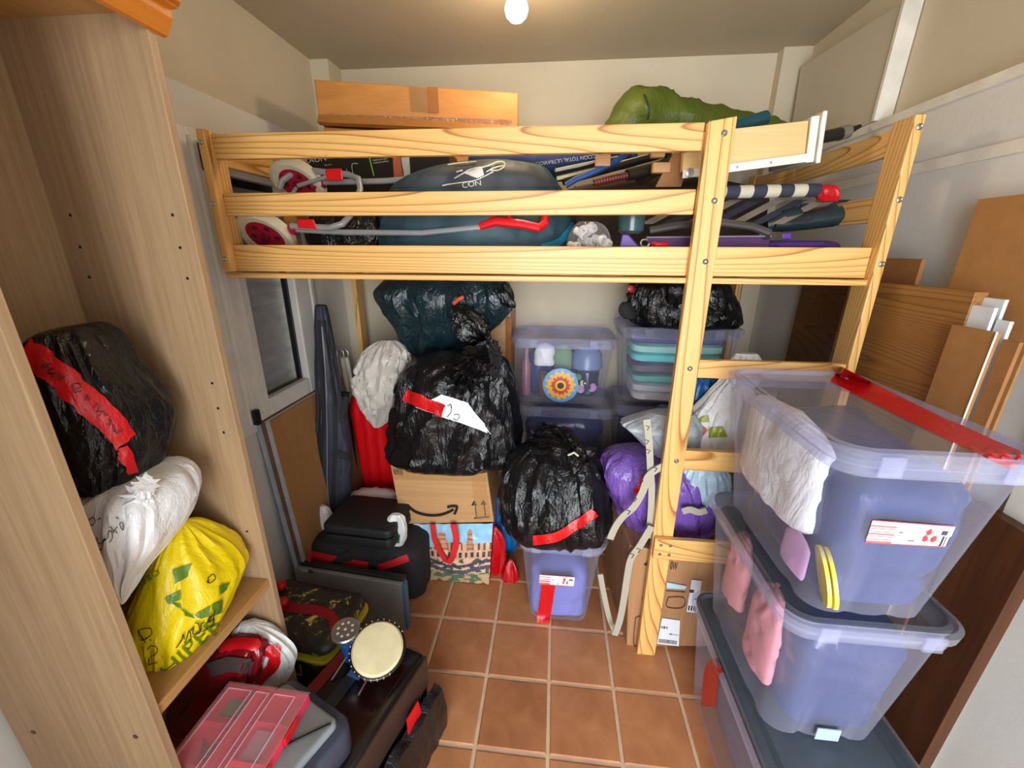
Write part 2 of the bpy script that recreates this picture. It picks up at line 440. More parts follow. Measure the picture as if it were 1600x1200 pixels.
# window in the left wall: sash ajar over a closed roller shutter
w = bpy.data.objects.new('window_1', None); COL.objects.link(w); w.location = (XLO, 1.65, wz0); w['kind'] = 'structure'
def fr(mb, x0, x1, y0, y1, z0, z1, a, b, c, d):
    mb.box((x0,y0,z0),(x1,y0+a,z1)); mb.box((x0,y1-b,z0),(x1,y1,z1)); mb.box((x0,y0+a,z0),(x1,y1-b,z0+c)); mb.box((x0,y0+a,z1-d),(x1,y1-b,z1)); return mb
build('frame', fr(MB(), XLO-.05, XLO+.012, wy0, wy1, wz0, wz1, .03, .05, .05, .03), PVC, w, 0, bevel=.004)
build('sash', fr(MB(), XLO-.04, XLO+.026, 1.375, 1.905, .945, 1.965, .125, .11, .075, .10), PVC, w, 0, bevel=.006)
build('sash_moulding', fr(MB(), XLO+.026, XLO+.034, 1.39, 1.455, .96, 1.95, .022, .006, .02, .02), PVC, w, 0, bevel=.002)
build('gasket', fr(MB(), XLO-.03, XLO-.008, 1.495, 1.80, 1.015, 1.87, .006, .02, .01, .03), BLACKP, w, 0)
build('glass_pane', MB().box((XLO-.026, 1.5, 1.02), (XLO-.022, 1.8, 1.866)), clear('window_glass', srgb(150,155,148), .04, .05), w, 0)
build('jamb_rail', MB().box((XLO+.002, 1.915, .93), (XLO+.03, 1.93, 1.97)).box((XLO+.002, 1.945, .93), (XLO+.022, 1.953, 1.97)), PVC, w, 0)
lk = build('latch', MB().box((XLO+.03, 1.386, 1.86), (XLO+.055, 1.408, 1.945)), BLACKP, w, 0, bevel=.006, label='black plastic latch')
build('latch', MB().box((XLO+.03, 1.378, .95), (XLO+.055, 1.402, 1.015)), BLACKP, w, 0, bevel=.006, label='black plastic latch')
build('hinge', MB().cyl((XLO+.03, 1.95, 1.12), (0,0,1), [(0,.011),(.16,.011)], 12), PVC, w)
sm = plain('shutter_slat', srgb(206,206,176), .6)
zz = .93
while zz < 1.95:
    o = build('slat', MB().loft([[(XLO-.075+.012*math.sin(pi*k/5), y, zz+.0515*k/5) for k in range(6)]+[(XLO-.083, y, zz+.0515), (XLO-.083, y, zz)] for y in (1.44, 1.86)]), sm, w, 30); zz += .05
# bulb hanging from the ceiling
t = thing('light_bulb', 'lit white round bulb hanging from the ceiling', 'lamp', (-.16, 1.67, 2.35))
def glow():
    g = NT('bulb_glow'); g.set(Base_Color=(1,1,1)); g.b.inputs['Emission Color'].default_value = (1,.97,.9,1); g.b.inputs['Emission Strength'].default_value = 14; return g.m
GLOW = glow()
build('bulb_glass', MB().cyl((-.16,1.67,2.34), (0,0,1), [(0,.004),(.006,.022),(.018,.034),(.036,.039),(.055,.034),(.07,.022)]), GLOW, t)
build('bulb_holder', MB().cyl((-.16,1.67,2.41), (0,0,1), [(0,.02),(.01,.022),(.089,.022)]), PVC, t)
# ------------------------------------------------------------ loft bed
t = thing('loft_bed', 'light pine loft bed with plank rails over the stored boxes', 'bed', (0, 1.8, 0))
Y0 = 1.332; YR0, YR1 = 1.36, 1.384
def bd(n, lo, hi, m, **k): return build(n, MB().box(lo, hi), m, t, 0, bevel=.003, **k)
lad = build('ladder_post', MB().hexa([(.402,Y0,0),(.475,Y0,0),(.475,YR0,0),(.402,YR0,0)], [(.402,Y0,1.955),(.475,Y0,1.966),(.475,YR0,1.966),(.402,YR0,1.955)]), PINEZ, t, 0, bevel=.003)
pl = bd('corner_post', (-1.117,Y0,1.543), (-1.092,1.412,1.968), PINEZ); pr = bd('corner_post', (.920,Y0,0), (.946,1.412,1.96), PINEZ)
bd('corner_post', (-1.117,2.215,1.0), (-1.092,2.285,1.968), PINEZ); bd('corner_post', (.920,2.24,0), (.946,2.31,1.96), PINEZ)
bd('guard_rail', (-1.092,YR0,1.889), (.4015,YR1,1.96), PINEX); bd('guard_rail', (-1.092,YR0,1.721), (.4015,YR1,1.79), PINEX)
bd('side_rail', (-1.092,YR0,1.544), (.919,YR1,1.63), PINEX); bd('ledge_strip', (-1.125,YR0-.012,1.522), (.955,YR1+.03,1.539), PINEX)
bd('rear_rail', (-1.092,2.26,1.545), (.919,2.284,1.63), PINEX)
for x0, x1 in ((-1.117,-1.094), (.922,.945)):
    bd('end_rail', (x0,1.4125,1.875), (x1,2.2145,1.945), PINEY); bd('end_rail', (x0,1.4125,1.70), (x1,2.2145,1.77), PINEY); bd('end_rail', (x0,1.4125,1.545), (x1,2.2145,1.60), PINEY)
for k in range(14): bd('slat', (-1.07+k*.143,1.40,1.541), (-.98+k*.143,2.255,1.556), PINEY)
bd('rung', (.4755,YR0-.022,1.222), (.9195,YR0,1.283), PINEX); bd('rung', (.4755,YR0-.022,.880), (.9195,YR0,.957), PINEX)
r3 = bd('rung', (.405,Y0-.022,.512), (.945,Y0-.001,.603), PINEX)
def bolt(x, y, z, par, d=(0,-1,0), r=.0085):
    return build('bolt', MB().cyl((x, y, z), d, [(0,r),(.003,r*.95),(.005,r*.6),(.0035,r*.35),(.0035,.0005)], 14), METAL, par)
for z in (1.925, 1.755, 1.588, 1.255, .918): bolt(.446, Y0, z, lad)
for z in (1.93, 1.755, 1.585): bolt(.935, Y0, z, pr); bolt(-1.106, Y0, z, pl, r=.007)
for x in (.428, .462):
    for z in (.578, .537): bolt(x, Y0-.022, z, r3, r=.006)
# ------------------------------------------------------------ beech bookcase on the left
XF, XBK = -.80, -1.176
t = thing('bookcase', 'tall open beech laminate bookcase with orange crown moulding', 'bookcase', (-.98, .71, 0))
pr1 = build('side_panel', MB().box((XBK,.887,.0), (XF,.905,2.06)), LAMZ, t, 0, bevel=.0015); pl1 = build('side_panel', MB().box((XBK,.512,.0), (XF,.530,2.06)), LAMZ, t, 0, bevel=.0015)
build('back_panel', MB().box((-1.140,.5305,.03), (-1.134,.8865,2.05)), LAMZ, t, 0)
build('top_panel', MB().box((XBK,.5305,2.048), (XF,.8865,2.07)), LAMY, t, 0)
build('shelf', MB().box((-1.133,.5305,.668), (-.806,.8865,.696)), LAMY, t, 0, bevel=.002, label='warmer brown shelf board')
build('bottom_shelf', MB().box((-1.133,.5305,.05), (-.806,.8865,.07)), LAMY, t, 0)
prof = [(-.80,2.02),(-.79,2.022),(-.782,2.035),(-.772,2.05),(-.772,2.064),(-.757,2.066),(-.748,2.076),(-.748,2.092),(-.757,2.104),(-.77,2.11),(-.80,2.11)]
cw = pine('y', 'crown_wood', (206,124,40), (190,108,32), (160,84,22), 10)
build('crown_moulding', MB().loft([[(x, .49, z) for x, z in prof], [(x, .922, z) for x, z in prof]]), cw, t, 20, label='orange stained moulding along the top front edge')
for x in (-1.09, -.839):
    for z in (1.688,1.62,1.553,1.30,1.233,1.166,.86,.511): build('peg_hole', MB().cyl((x,.8868,z), (0,-1,0), [(0,.0035),(.0006,.0035)], 10), DARK, t)
for x, z in ((-1.118,.594),(-.858,.625)): build('dowel_cap', MB().cyl((x,.5119,z), (0,-1,0), [(0,.006),(.0008,.006)], 12), plain('dowel', srgb(86,56,32)), t)
# ------------------------------------------------------------ clear storage tubs
def rrect(cx, cy, hx, hy, r, z, ns=7, notch=0, nx=10):
    pts = []
    def side(p, q, nd):
        for k in range(nx):
            u = k/nx; d = 0
            L = math.dist(p, q); e = min(u, 1-u)*L
            if notch: d = notch*max(0, 1-abs(e-.035)/.018)
            pts.append((p[0]+(q[0]-p[0])*u+nd[0]*d, p[1]+(q[1]-p[1])*u+nd[1]*d))
    def corner(ox, oy, a0):
        for k in range(ns): a = a0+pi/2*k/ns; pts.append((ox+r*cos(a), oy+r*sin(a)))
    side((cx-hx+r,cy-hy),(cx+hx-r,cy-hy),(0,1)); corner(cx+hx-r,cy-hy+r,-pi/2)
    side((cx+hx,cy-hy+r),(cx+hx,cy+hy-r),(-1,0)); corner(cx+hx-r,cy+hy-r,0)
    side((cx+hx-r,cy+hy),(cx-hx+r,cy+hy),(0,-1)); corner(cx-hx+r,cy+hy-r,pi/2)
    side((cx-hx,cy+hy-r),(cx-hx,cy-hy+r),(1,0)); corner(cx-hx+r,cy-hy+r,pi)
    return [Vector((x, y, z)) for x, y in pts]
def tub(label, x0, x1, y0, y1, z0, z1, group=None, lidm=None, taper=.035, rot=0, wall=None, raised=False):
    cx, cy, hx, hy = (x0+x1)/2, (y0+y1)/2, (x1-x0)/2, (y1-y0)/2
    t = thing('storage_box', label, 'storage box', (cx, cy, z0), group); wall = wall or TUB
    if rot: t.rotation_euler.z = rot
    H = z1-z0; ins = .014
    b = MB(); rings = []
    for f, g in ((0,.012),(.015,0),(.5,0),(.93,0)):
        i = ins+taper*(1-f)+g; rings.append(rrect(cx, cy, hx-i, hy-i, .05, z0+H*f, notch=.008))
    n = len(rings[0]); b.add([p for r in rings for p in r], [tuple(range(n-1,-1,-1))]+[(k*n+i, k*n+(i+1) % n, (k+1)*n+(i+1) % n, (k+1)*n+i) for k in range(len(rings)-1) for i in range(n)])
    body = build('tub', b, wall, t, 50)
    zr = z0+H*.93
    rb = MB(); a, c = hx-ins, hy-ins
    R = [rrect(cx,cy,a-.004,c-.004,.05,zr-.03), rrect(cx,cy,a+.004,c+.004,.054,zr-.03), rrect(cx,cy,a+.004,c+.004,.054,zr-.008), rrect(cx,cy,hx,hy,.062,zr-.006), rrect(cx,cy,hx+.003,hy+.003,.064,zr+.016), rrect(cx,cy,hx-.006,hy-.006,.058,zr+.022), rrect(cx,cy,hx-.011,hy-.011,.054,zr+.012), rrect(cx,cy,a-.004,c-.004,.05,zr+.006)]
    rb.loft(R+[R[0]], cap=False); rim = build('rim', rb, TUBR, t, 40)
    lb = MB(); zl = zr+.007; k = .028
    L = [rrect(cx,cy,hx-.012,hy-.012,.054,zl+.002), rrect(cx,cy,hx-.012,hy-.012,.054,zl+.014), rrect(cx,cy,hx-.020,hy-.020,.05,zl+.017), rrect(cx,cy,hx-.026,hy-.026,.046,zl+.006), rrect(cx,cy,hx-.05,hy-.06,.045,zl+.005)]
    if raised: L += [rrect(cx,cy,hx-.06,hy-.075,.05,zl+.02), rrect(cx,cy,hx-.075,hy-.09,.04,zl+.021)]
    n = len(L[0]); m = len(L)-1
    lb.add([p for r in L for p in r], [(q*n+i, q*n+(i+1) % n, (q+1)*n+(i+1) % n, (q+1)*n+i) for q in range(m) for i in range(n)]+[tuple(range(m*n, m*n+n))])
    lid = build('lid', lb, lidm or TUBL, t, 40, label='slate grey lid' if lidm is SLATE else None)
    for sx in (-1, 1):
        cb = MB().box((cx+sx*hx*.55-.02, cy-hy-.005, zr-.022), (cx+sx*hx*.55+.02, cy-hy, zl+.012))
        build('lid_clip', cb, TUBR, t, 0, bevel=.002)
    return t, body, rim, lid
def lump(x0, x1, y0, y1, z0, z1, seed, amp=.02, pw=4, n=56, m=26, taper=0, wob=.02):
    cx, cy, hx, hy = (x0+x1)/2, (y0+y1)/2, (x1-x0)/2, (y1-y0)/2; rings = []; so = Vector((seed*2.1, seed, 0))
    for k in range(m):
        t = k/(m-1); e = min(1, (1-(max(0, t-.72)/.28)**2.2*.75)); e *= min(1, .93+t*2)*(1-taper*(1-t))
        ring = []
        for p in ringpts(Vector((cx,cy,z0+(z1-z0)*t)), Vector((1,0,0)), Vector((0,1,0)), n, hx*e, hy*e, pw):
            q = p*9+so; d = amp*(crease(q)+.6*crease(q*2.2)-.9); v = Vector((p.x-cx, p.y-cy, 0))
            ring.append(p+v.normalized()*min(d, 0)+Vector((0,0,wob*noise.noise(p*6+so)*t)))
        rings.append(ring)
    return MB().loft(rings)
GLID = clear('grey_lid_plastic', srgb(96,102,108), .5, .2, (.8,.82,.85))
GB = 'large clear boxes stacked by the right wall'
# bottom, middle, top of the right stack
bx = [tub('bottom clear box of the right stack, slate grey lid, on the tiles', .535, .93, .58, 1.268, .0, .435, GB, SLATE, raised=True),
      tub('middle clear box of the right stack holding pink clothes', .530, .905, .735, 1.262, .437, .866, GB, GLID, .04),
      tub('top clear box of the right stack with label and red tape on its lid', .515, .88, .70, 1.25, .868, 1.292, GB, None, .045)]
b0, b1, b2 = bx
RG = 1
tb = b0[0]; ribbon('red_tape', [b0[2], b0[1]], [(1140,1040),(1118,1042),(1112,1060),(1108,1104)], 24, REDT, tb, 16)
SL = (b2[3], b2[2])
ribbon('red_tape', [b2[3]], [(1304,584),(1390,628),(1480,672),(1545,702),(1592,722)], 30, REDT, b2[0], 26)
def prod_label(u, v):
    if v < .045 or v > .955: return srgb(186,70,74)
    if u < .32: return srgb(205,110,110) if int(v*18) % 2 == 0 and v > .16 else srgb(236,234,234)
    if u > .9 and v > .5: return srgb(40,40,44) if int(u*90) % 2 else srgb(236,236,236)
    for cx, cy in ((.72,.36),(.70,.66),(.80,.66)):
        if ((u-cx)/.035)**2+((v-cy)/.15)**2 < 1: return srgb(214,60,64)
    if .44 < u < .62 and .32 < v < .68: return srgb(214,216,220)
    if .86 < u < .95 and .26 < v < .45: return srgb(60,60,90)
    if .36 < u < .42 and .4 < v < .5 or .5 < u < .58 and .76 < v < .84: return srgb(120,120,124)
    return srgb(234,234,236)
PRINT = attr_mat('print', .45); PRINTC = attr_mat('print_on_film', .32, .45)
patch('product_label', b2[1], [(1361,810),(1491,820),(1476,853),(1349,846)], PRINT, b2[0], 72, 24, prod_label, .004, 'white product label with red print')
# what they hold
solo('bag', lump(.588,.845,.735,1.20,.878,1.245,1,.016,taper=.17,pw=6), NAVYF, 'dark blue plastic bag filling the top right box', 'bag')
solo('bag', lump(.558,.64,.84,1.19,1.0,1.262,2,.02,2.4,wob=.03), WHF, 'crumpled white bag against the left wall of the top right box', 'bag')
pt = MB()
for k in range(2): pt.cyl((.592+k*.011,.775-.004*k,.955), (1,-.35,.25), [(0,.02),(.002,.062),(.009,.062),(.011,.02)], 32)
solo('plate', pt, plain('yellow_plastic', srgb(248,232,90), .4), 'yellow rimmed plastic plate inside the top right box', 'plate')
solo('soft_toy', lump(.572,.589,.80,.90,.91,1.01,3,.004,2,24,14), plain('lilac', srgb(214,170,220), .6), 'lilac rounded piece pressed against the side of the top box', 'toy')
solo('bag', lump(.612,.868,.768,1.20,.450,.82,4,.012,taper=.16,pw=6), NAVYF, 'dark blue plastic bag filling the middle right box', 'bag')
pk = plain('pink_cloth', srgb(226,150,158), .8, bump=.3)
solo('jacket', lump(.588,.632,.86,1.0,.50,.78,5,.02,2.4,wob=.03), pk, 'pale pink jacket against the side of the middle box, nearer the camera', 'clothing')
solo('jacket', lump(.585,.632,1.05,1.17,.55,.80,6,.02,2.4,wob=.03), pk, 'pale pink cloth at the far end of the middle box', 'clothing')
solo('carton', MB().box((.69,.772,.456),(.745,.7745,.494)), plain('pale_card', srgb(170,190,215)), 'small pale card low in the front of the middle box', 'carton')
solo('folded_clothes', lump(.64,.86,.70,1.20,.012,.30,8,.015,5), plain('grey_mauve', srgb(112,108,128), .8), 'greyish mauve clothes heaped in the bottom right box', 'clothing')
# ------------------------------------------------------------ boards against the right wall
def board(name, label, y0, y1, xb, xt, z1, th, m, z0=0.0, grp=None, yt0=None, yt1=None):
    yt0 = y0 if yt0 is None else yt0; yt1 = y1 if yt1 is None else yt1
    mb = MB().hexa([(xb,y0,z0),(xb,y1,z0),(xb+th,y1,z0),(xb+th,y0,z0)], [(xt,yt0,z1),(xt,yt1,z1),(xt+th,yt1,z1),(xt+th,yt0,z1)])
    return solo(name, mb, m, label, 'board', grp, smooth=0, bevel=.001)
G3 = 'boards leaning on the right wall'
board('board', 'oak grained shelf board with pale edge leaning in front of the other boards', 1.088, 1.52, .965, .985, 1.53, .03, OAKY, grp=G3)
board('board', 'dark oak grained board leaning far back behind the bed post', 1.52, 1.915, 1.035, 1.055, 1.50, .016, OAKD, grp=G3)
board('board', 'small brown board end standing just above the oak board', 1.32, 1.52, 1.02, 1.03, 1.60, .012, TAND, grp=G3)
board('hardboard', 'large plain hardboard sheet highest up on the right wall', 1.00, 1.235, 1.035, 1.05, 1.745, .006, TAN, 0.0, G3)
board('hardboard', 'plain hardboard sheet standing right beside the oak board', .985, 1.09, .945, .960, 1.452, .012, TAN, grp=G3)
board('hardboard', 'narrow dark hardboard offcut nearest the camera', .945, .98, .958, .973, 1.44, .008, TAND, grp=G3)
board('strip', 'thin white plastic bead between two hardboard offcuts', .982, .984, .944, .958, 1.455, .004, WHITE, grp=G3)
tp = plain('white_tile', srgb(222,226,230), .3)
board('panel_offcut', 'white panel offcut showing beside the oak board edge', 1.035, 1.088, .98, .988, 1.50, .008, tp, 0.0, G3)
board('panel_offcut', 'white panel offcut next nearer, behind the white bead', 1.0, 1.03, .985, .995, 1.475, .008, tp, 0.0, G3)
board('panel_offcut', 'lowest white strip above two white offcuts on the right wall', 1.04, 1.09, 1.0, 1.008, 1.518, .008, tp, 0.0, G3)
board('panel', 'rough white frame piece at the right edge of the photo', .875, .935, 1.0665, 1.0675, 1.62, .02, WHITE, 0.0, G3)
board('plank', 'dark varnished wooden plank upright beside the stacked boxes', .825, .975, 1.0, 1.035, 1.04, .03, BROWN, grp=None)
# white panel above the bed on the right
t = thing('panel', 'large pale panel on the ledge above the bed end with white front edge', 'panel', (1.08,2.0,2.045))
build('panel_face', MB().hexa([(1.072,1.745,2.045),(1.072,2.30,2.045),(1.12,2.30,2.045),(1.12,1.745,2.045)], [(1.072,1.735,2.375),(1.072,2.33,2.41),(1.12,2.33,2.41),(1.12,1.735,2.375)]), wallm('panel_paint', srgb(196,188,170)), t, 0)
build('edge_strip', MB().hexa([(1.066,1.732,2.045),(1.066,1.745,2.045),(1.122,1.745,2.045),(1.122,1.732,2.045)], [(1.066,1.722,2.38),(1.066,1.735,2.38),(1.122,1.735,2.38),(1.122,1.722,2.38)]), WHITE, t, 0)
# ------------------------------------------------------------ clear boxes under the bed
GC = 'clear boxes under the bed'
YC = 2.0
def box_at(label, xl, xr, ytop, ybot, Y, depth, lidm=None, wall=None):
    a = PY(xl, ytop, Y); b = PY(xr, ytop, Y); c = PY((xl+xr)/2, ybot, Y+.03)
    return tub(label, a.x, b.x, Y, Y+depth, c.z, a.z+.01, GC, lidm, .03, wall=wall)
f2 = box_at('clear box of crockery with sunflower plate, upper one of its pile', 797, 968, 530, 633, YC, .36)
z2 = f2[0].location.z
f1 = tub('clear box of blue bags under the sunflower plate box', -.185, .345, YC-.005, YC+.37, z2-.43, z2-.002, GC, None, .03)
solo('carton', MB().box((-.16,YC+.02,0),(.33,YC+.36,z2-.435)), CARD, 'cardboard box on the floor under the two middle clear boxes', 'box', smooth=0)
g2 = box_at('clear box of folded towels at the right back, under black bag', 972, 1172, 514, 634, 1.95, .36); zg = g2[0].location.z
g1 = tub('clear box beneath the folded towels at the right back', g2[0].location.x-.28, g2[0].location.x+.27, 1.945, 2.31, zg-.43, zg-.002, GC, None, .03)
solo('carton', MB().box((g1[0].location.x-.25,1.97,0),(g1[0].location.x+.25,2.30,zg-.435)), CARDB, 'cardboard box on the floor under the two right back boxes', 'box', smooth=0)
solo('bag', lump(-.14,.30,YC+.04,YC+.33,z2-.42,z2-.05,11,.02), NAVYF, 'dark blue bag with pale scraps in the lower middle box', 'bag')
nv = g1[0].location.x
solo('bag', lump(nv-.22,nv+.22,1.99,2.27,zg-.42,zg-.05,12,.02), NAVYF, 'dark blue bag in the lower right back box', 'bag')
x0 = f2[0].location.x
solo('cloth', lump(x0-.215,x0+.21,YC+.17,YC+.32,z2+.012,z2+.28,13,.02), NAVYF, 'navy cloth behind the crockery in the sunflower plate box', 'cloth')
def inside(name, xpx, ypx, Y, mk, m, label, cat, grp=None): return solo(name, mk(PY(xpx, ypx, Y)), m, label, cat, grp)
SUN = [(0.16,srgb(70,50,30)),(.3,srgb(240,190,60)),(.52,srgb(205,70,44)),(.8,srgb(244,176,72)),(1.3,srgb(96,160,206))]
def sunfn(u, v):
    dx, dy = u-.5, v-.5; r = math.hypot(dx, dy)*2; a = math.atan2(dy, dx); r *= 1+.10*sin(a*14)*(r > .45)*(r < .85)
    return next((c for q, c in SUN if r < q*.98), srgb(96,160,206))
c = PY(876, 606, YC-.012); G = []
mb = MB(); o = []; cols = []
for j in range(15):
    for i in range(48):
        pass
def disc(mb, c, r, fn, nr=16, na=48, dome=.006):
    V = [c]+[c+Vector((r*(k+1)/nr*cos(2*pi*i/na), dome*((k+1)/nr)**2, r*(k+1)/nr*sin(2*pi*i/na))) for k in range(nr) for i in range(na)]
    o = len(mb.v); mb.v += V
    for k in range(nr):
        for i in range(na):
            a = (i+.5)/na*2*pi; rr = (k+.5)/nr/2; col = fn(.5+rr*cos(a), .5-rr*sin(a)); j = (i+1) % na
            if k == 0: mb.f.append((o, o+1+i, o+1+j))
            else: mb.f.append((o+1+(k-1)*na+i, o+1+k*na+i, o+1+k*na+j, o+1+(k-1)*na+j))
            mb.c.append(col)
    return mb
pm = disc(MB(), c+Vector((0,.034,0)), .092, sunfn)
solo('plate', pm, PRINT, 'round plate with orange sunflower on blue in the clear box', 'plate')
YI = YC+.05
solo('bag', lump(x0-.15,x0-.04,YC+.06,YC+.13,z2+.20,z2+.31,14,.01,2.2,30,16), WHF, 'white crumpled wrap top left in the crockery box', 'wrapping')
solo('vase', MB().cyl((x0+.13,YC+.16,z2+.16),(0,0,1),[(0,.07),(.02,.085),(.09,.08),(.12,.06),(.14,.075)],28), plain('pale_blue_glass', srgb(112,130,164), .3), 'pale blue frilled bowl top right in the crockery box', 'bowl')
mg = thing('mug', 'dark mug painted with pastel roses in the crockery box', 'mug', (x0+.12,YC+.09,z2+.045))
build('cup', MB().cyl((x0+.13,YC+.10,z2+.045),(0,0,1),[(0,.045),(.012,.055),(.12,.06),(.13,.058)],28), plain('navy_glaze', srgb(36,36,56), .2), mg)
build('handle', MB().tube([(x0+.07,YC+.075,z2+.155),(x0+.04,YC+.065,z2+.165),(x0+.03,YC+.065,z2+.13),(x0+.045,YC+.065,z2+.09),(x0+.07,YC+.07,z2+.08)], .009), plain('cream_glaze', srgb(222,220,206), .25), mg)
for dx, dz, r, cl in ((.09,.09,.026,(226,224,160)),(.07,.055,.024,(206,150,200)),(.125,.065,.026,(196,140,200)),(.055,.12,.018,(96,150,110)),(.105,.04,.016,(90,150,120))):
    build('rose', MB().cyl((x0+.03+dx,YC+.052,z2+.03+dz),(0,-1,0),[(-.012,r*.5),(0,r),(.008,r*.7),(.004,r*.4),(.010,r*.15)],14), plain('rose%d' % (dx*1000), srgb(*cl), .4), mg)
solo('tin', MB().cyl((x0-.10,YC+.075,z2+.03),(0,0,1),[(0,.018),(.05,.03),(.10,.022),(.13,.026)],20), plain('copper', srgb(176,120,90), .25, .8), 'small copper coloured jug left of the sunflower plate', 'jug')
solo('bottle', MB().cyl((x0-.19,YC+.10,z2+.03),(0,0,1),[(0,.025),(.16,.025),(.2,.012),(.26,.012)],16), plain('coral', srgb(150,96,104), .4), 'coral pink bottle at the left wall of the crockery box', 'bottle')
solo('leaf_spray', lump(x0-.05,x0+.05,YC+.10,YC+.14,z2+.17,z2+.30,15,.012,2,24,14), plain('soft_green', srgb(112,140,104), .6), 'soft green artificial leaves at the middle of the crockery box', 'artificial plant')
# towels
xt = g2[0].location.x; zz = zg+.012; k = 0
for h, cl, lb in ((.045,(250,246,246),'white towel with peach border at the bottom of the towel box'),(.05,(250,250,252),'white towel second from the bottom of the towel box'),(.05,(150,226,214),'sea green towel under the grey one in the towel box'),(.055,(150,138,154),'grey mauve patterned towel in the middle of the towel box'),(.045,(130,236,232),'turquoise towel above the patterned one in the towel box'),(.05,(176,240,226),'mint towel near the top of the towel box'),(.04,(100,98,150),'navy patterned cloth on top in the towel box')):
    e = .03*(k/7); m = lump(xt-.195-e,xt+.195+e,1.99,2.26,zz,zz+h,20+k,.006,6,56,8,wob=.012)
    solo('towel', m, plain('towel%d' % k, srgb(*cl), .9, bump=.25, var=.2 if k == 3 else .08), lb, 'towel', 'towels in the clear box'); zz += h; k += 1
# tub of the foreground, on the tiles in the middle
ct = tub('small clear box with red tape on its label, on tiles under black bag', -.122, .258, 1.405, 1.90, .0, .475, GC, TUBL, .045)
solo('folded_clothes', lump(-.065,.20,1.47,1.84,.012,.30,31,.012,5), plain('blue_cloth', srgb(112,116,190), .7), 'blue violet cloth inside the small front clear box', 'clothing')
patch('product_label', ct[1], [(843,896),(898,900),(896,916),(842,912)], PRINT, ct[0], 40, 14, prod_label, .004, 'white product label')
ribbon('red_tape', ct[1], [(858,905),(854,935),(848,974)], 21, REDT, ct[0], 12)
# ------------------------------------------------------------ bags and boxes in the middle
# cardboard carton with arrows
def carton(label, fl, fr, br, bl, Y, depth, m, name='carton', skew=0):
    A = [PY(*p, Y) for p in (fl, fr, br, bl)]; B = [v+Vector((skew, depth, 0)) for v in A]
    mb = MB().hexa([A[3],A[2],B[2],B[3]], [A[0],A[1],B[1],B[0]]); t = thing(name, label, 'box', base_of(mb))
    return t, build('body', mb, m, t, 0, bevel=.004)
t, sb = carton('worn taped parcel box with a curved arrow and two up arrows', (610,727), (760,731), (772,816), (627,819), 1.64, .34, CARD, skew=-.02)
build('flap', MB().hexa([PY(612,728,1.645),PY(760,731,1.645),PY(756,722,1.72),PY(622,716,1.72)], [p+Vector((0,.004,.006)) for p in (PY(606,724,1.638),PY(766,728,1.638),PY(758,719,1.72),PY(622,713,1.72))]), CARD, t, 0)
strokes('printed_arrow', sb, [[(637,789),(650,799),(668,804),(686,804),(700,800),(709,795)], [(699,792),(707,790),(714,791),(713,797),(710,803)]], 4.2, INK, t)
strokes('printed_arrow', sb, [[(745,808),(742,784)],[(759,806),(756,783)],[(741,809),(765,807)]], 2, INK, t)
for cx, cy in ((741.5,781),(755.5,780)):
    mb = MB().add([on(cx,cy,sb,.004), on(cx-5,cy+8,sb,.004), on(cx+5,cy+8,sb,.004)], [(0,1,2)]); build('printed_arrowhead', mb, INK, t, 0)
def barc(u, v): return srgb(40,36,32) if int(u*14) % 2 else srgb(178,136,90)
patch('barcode', sb, [(613,732),(629,733),(630,742),(616,741)], PRINT, t, 28, 2, barc)
patch('tape', sb, [(612,729),(760,733),(762,752),(618,750)], TAPEC, t, 20, 4, None, .003); patch('tape', sb, [(736,733),(757,735),(768,812),(744,814)], TAPEC, t, 4, 20, None, .005)
# city tote under it
t = thing('tote_bag', 'shopping tote printed with a city square, red handles, on tiles', 'bag', (-.45,1.74,0))
F4 = [PY(646,819,1.66), PY(770,818,1.66), PY(764,913,1.635), PY(661,905,1.635)]
G = []; 
def city(u, v):
    sky = srgb(150,204,232) if v < .32+.05*sin(u*9) else None
    if v < .42:
        if abs(u-.36) < .05+.02*(v > .25) and v > .12: return srgb(214,150,116) if int(v*40) % 3 else srgb(170,110,84)
        if abs(u-.72) < .035+.05*max(0, v-.2) and v > .08+abs(u-.72): return srgb(196,140,108) if int(v*40) % 3 else srgb(150,104,80)
        if v > .3 and u > .55: return srgb(222,176,140) if int(u*40) % 3 else srgb(110,84,80)
        if v < .2 and u < .3: return srgb(196,222,236) if noise.noise(Vector((u*7,v*9,0))) > 0 else srgb(150,200,230)
        return sky or (srgb(212,168,138) if int(u*34) % 2 else srgb(120,90,78))
    if v < .56: return srgb(70,62,70) if int(u*26) % 2 and .44 < v < .53 else srgb(214,170,136)
    w = v+.05*sin(u*7+1)
    if .62 < w < .67: return srgb(70,74,96)
    if .72 < w < .79: return srgb(84,86,104)
    if v > .8: return srgb(88,120,92) if noise.noise(Vector((u*9,v*12,3))) > 0 else srgb(196,160,120)
    if u < .3 and w < .62: return srgb(150,124,108) if int(u*50) % 2 else srgb(214,172,140)
    return srgb(228,190,158) if noise.noise(Vector((u*14,v*16,5))) > -.12 else srgb(78,92,66)
nu, nv = 96, 72
for j in range(nv+1):
    a = F4[0].lerp(F4[3], j/nv); b = F4[1].lerp(F4[2], j/nv)
    G.append([a.lerp(b, i/nu)+Vector((0,-.018*sin(pi*i/nu)*sin(pi*j/nv)+.006*noise.noise(Vector((i*.12,j*.12,0))),0)) for i in range(nu+1)])
build('printed_front', MB().grid(G, [[city((i+.5)/nu,(j+.5)/nv) for i in range(nu)] for j in range(nv)]), PRINTC, t, 60, label='printed view of a historic square with towers')
D = Vector((0,.16,0)); mb = MB()
for i, j in ((1,2),(2,3),(3,0)):
    a, b = F4[i], F4[j]; a1, b1 = a+D, b+D
    mb.add([a,b,b1,a1],[(0,1,2,3)])
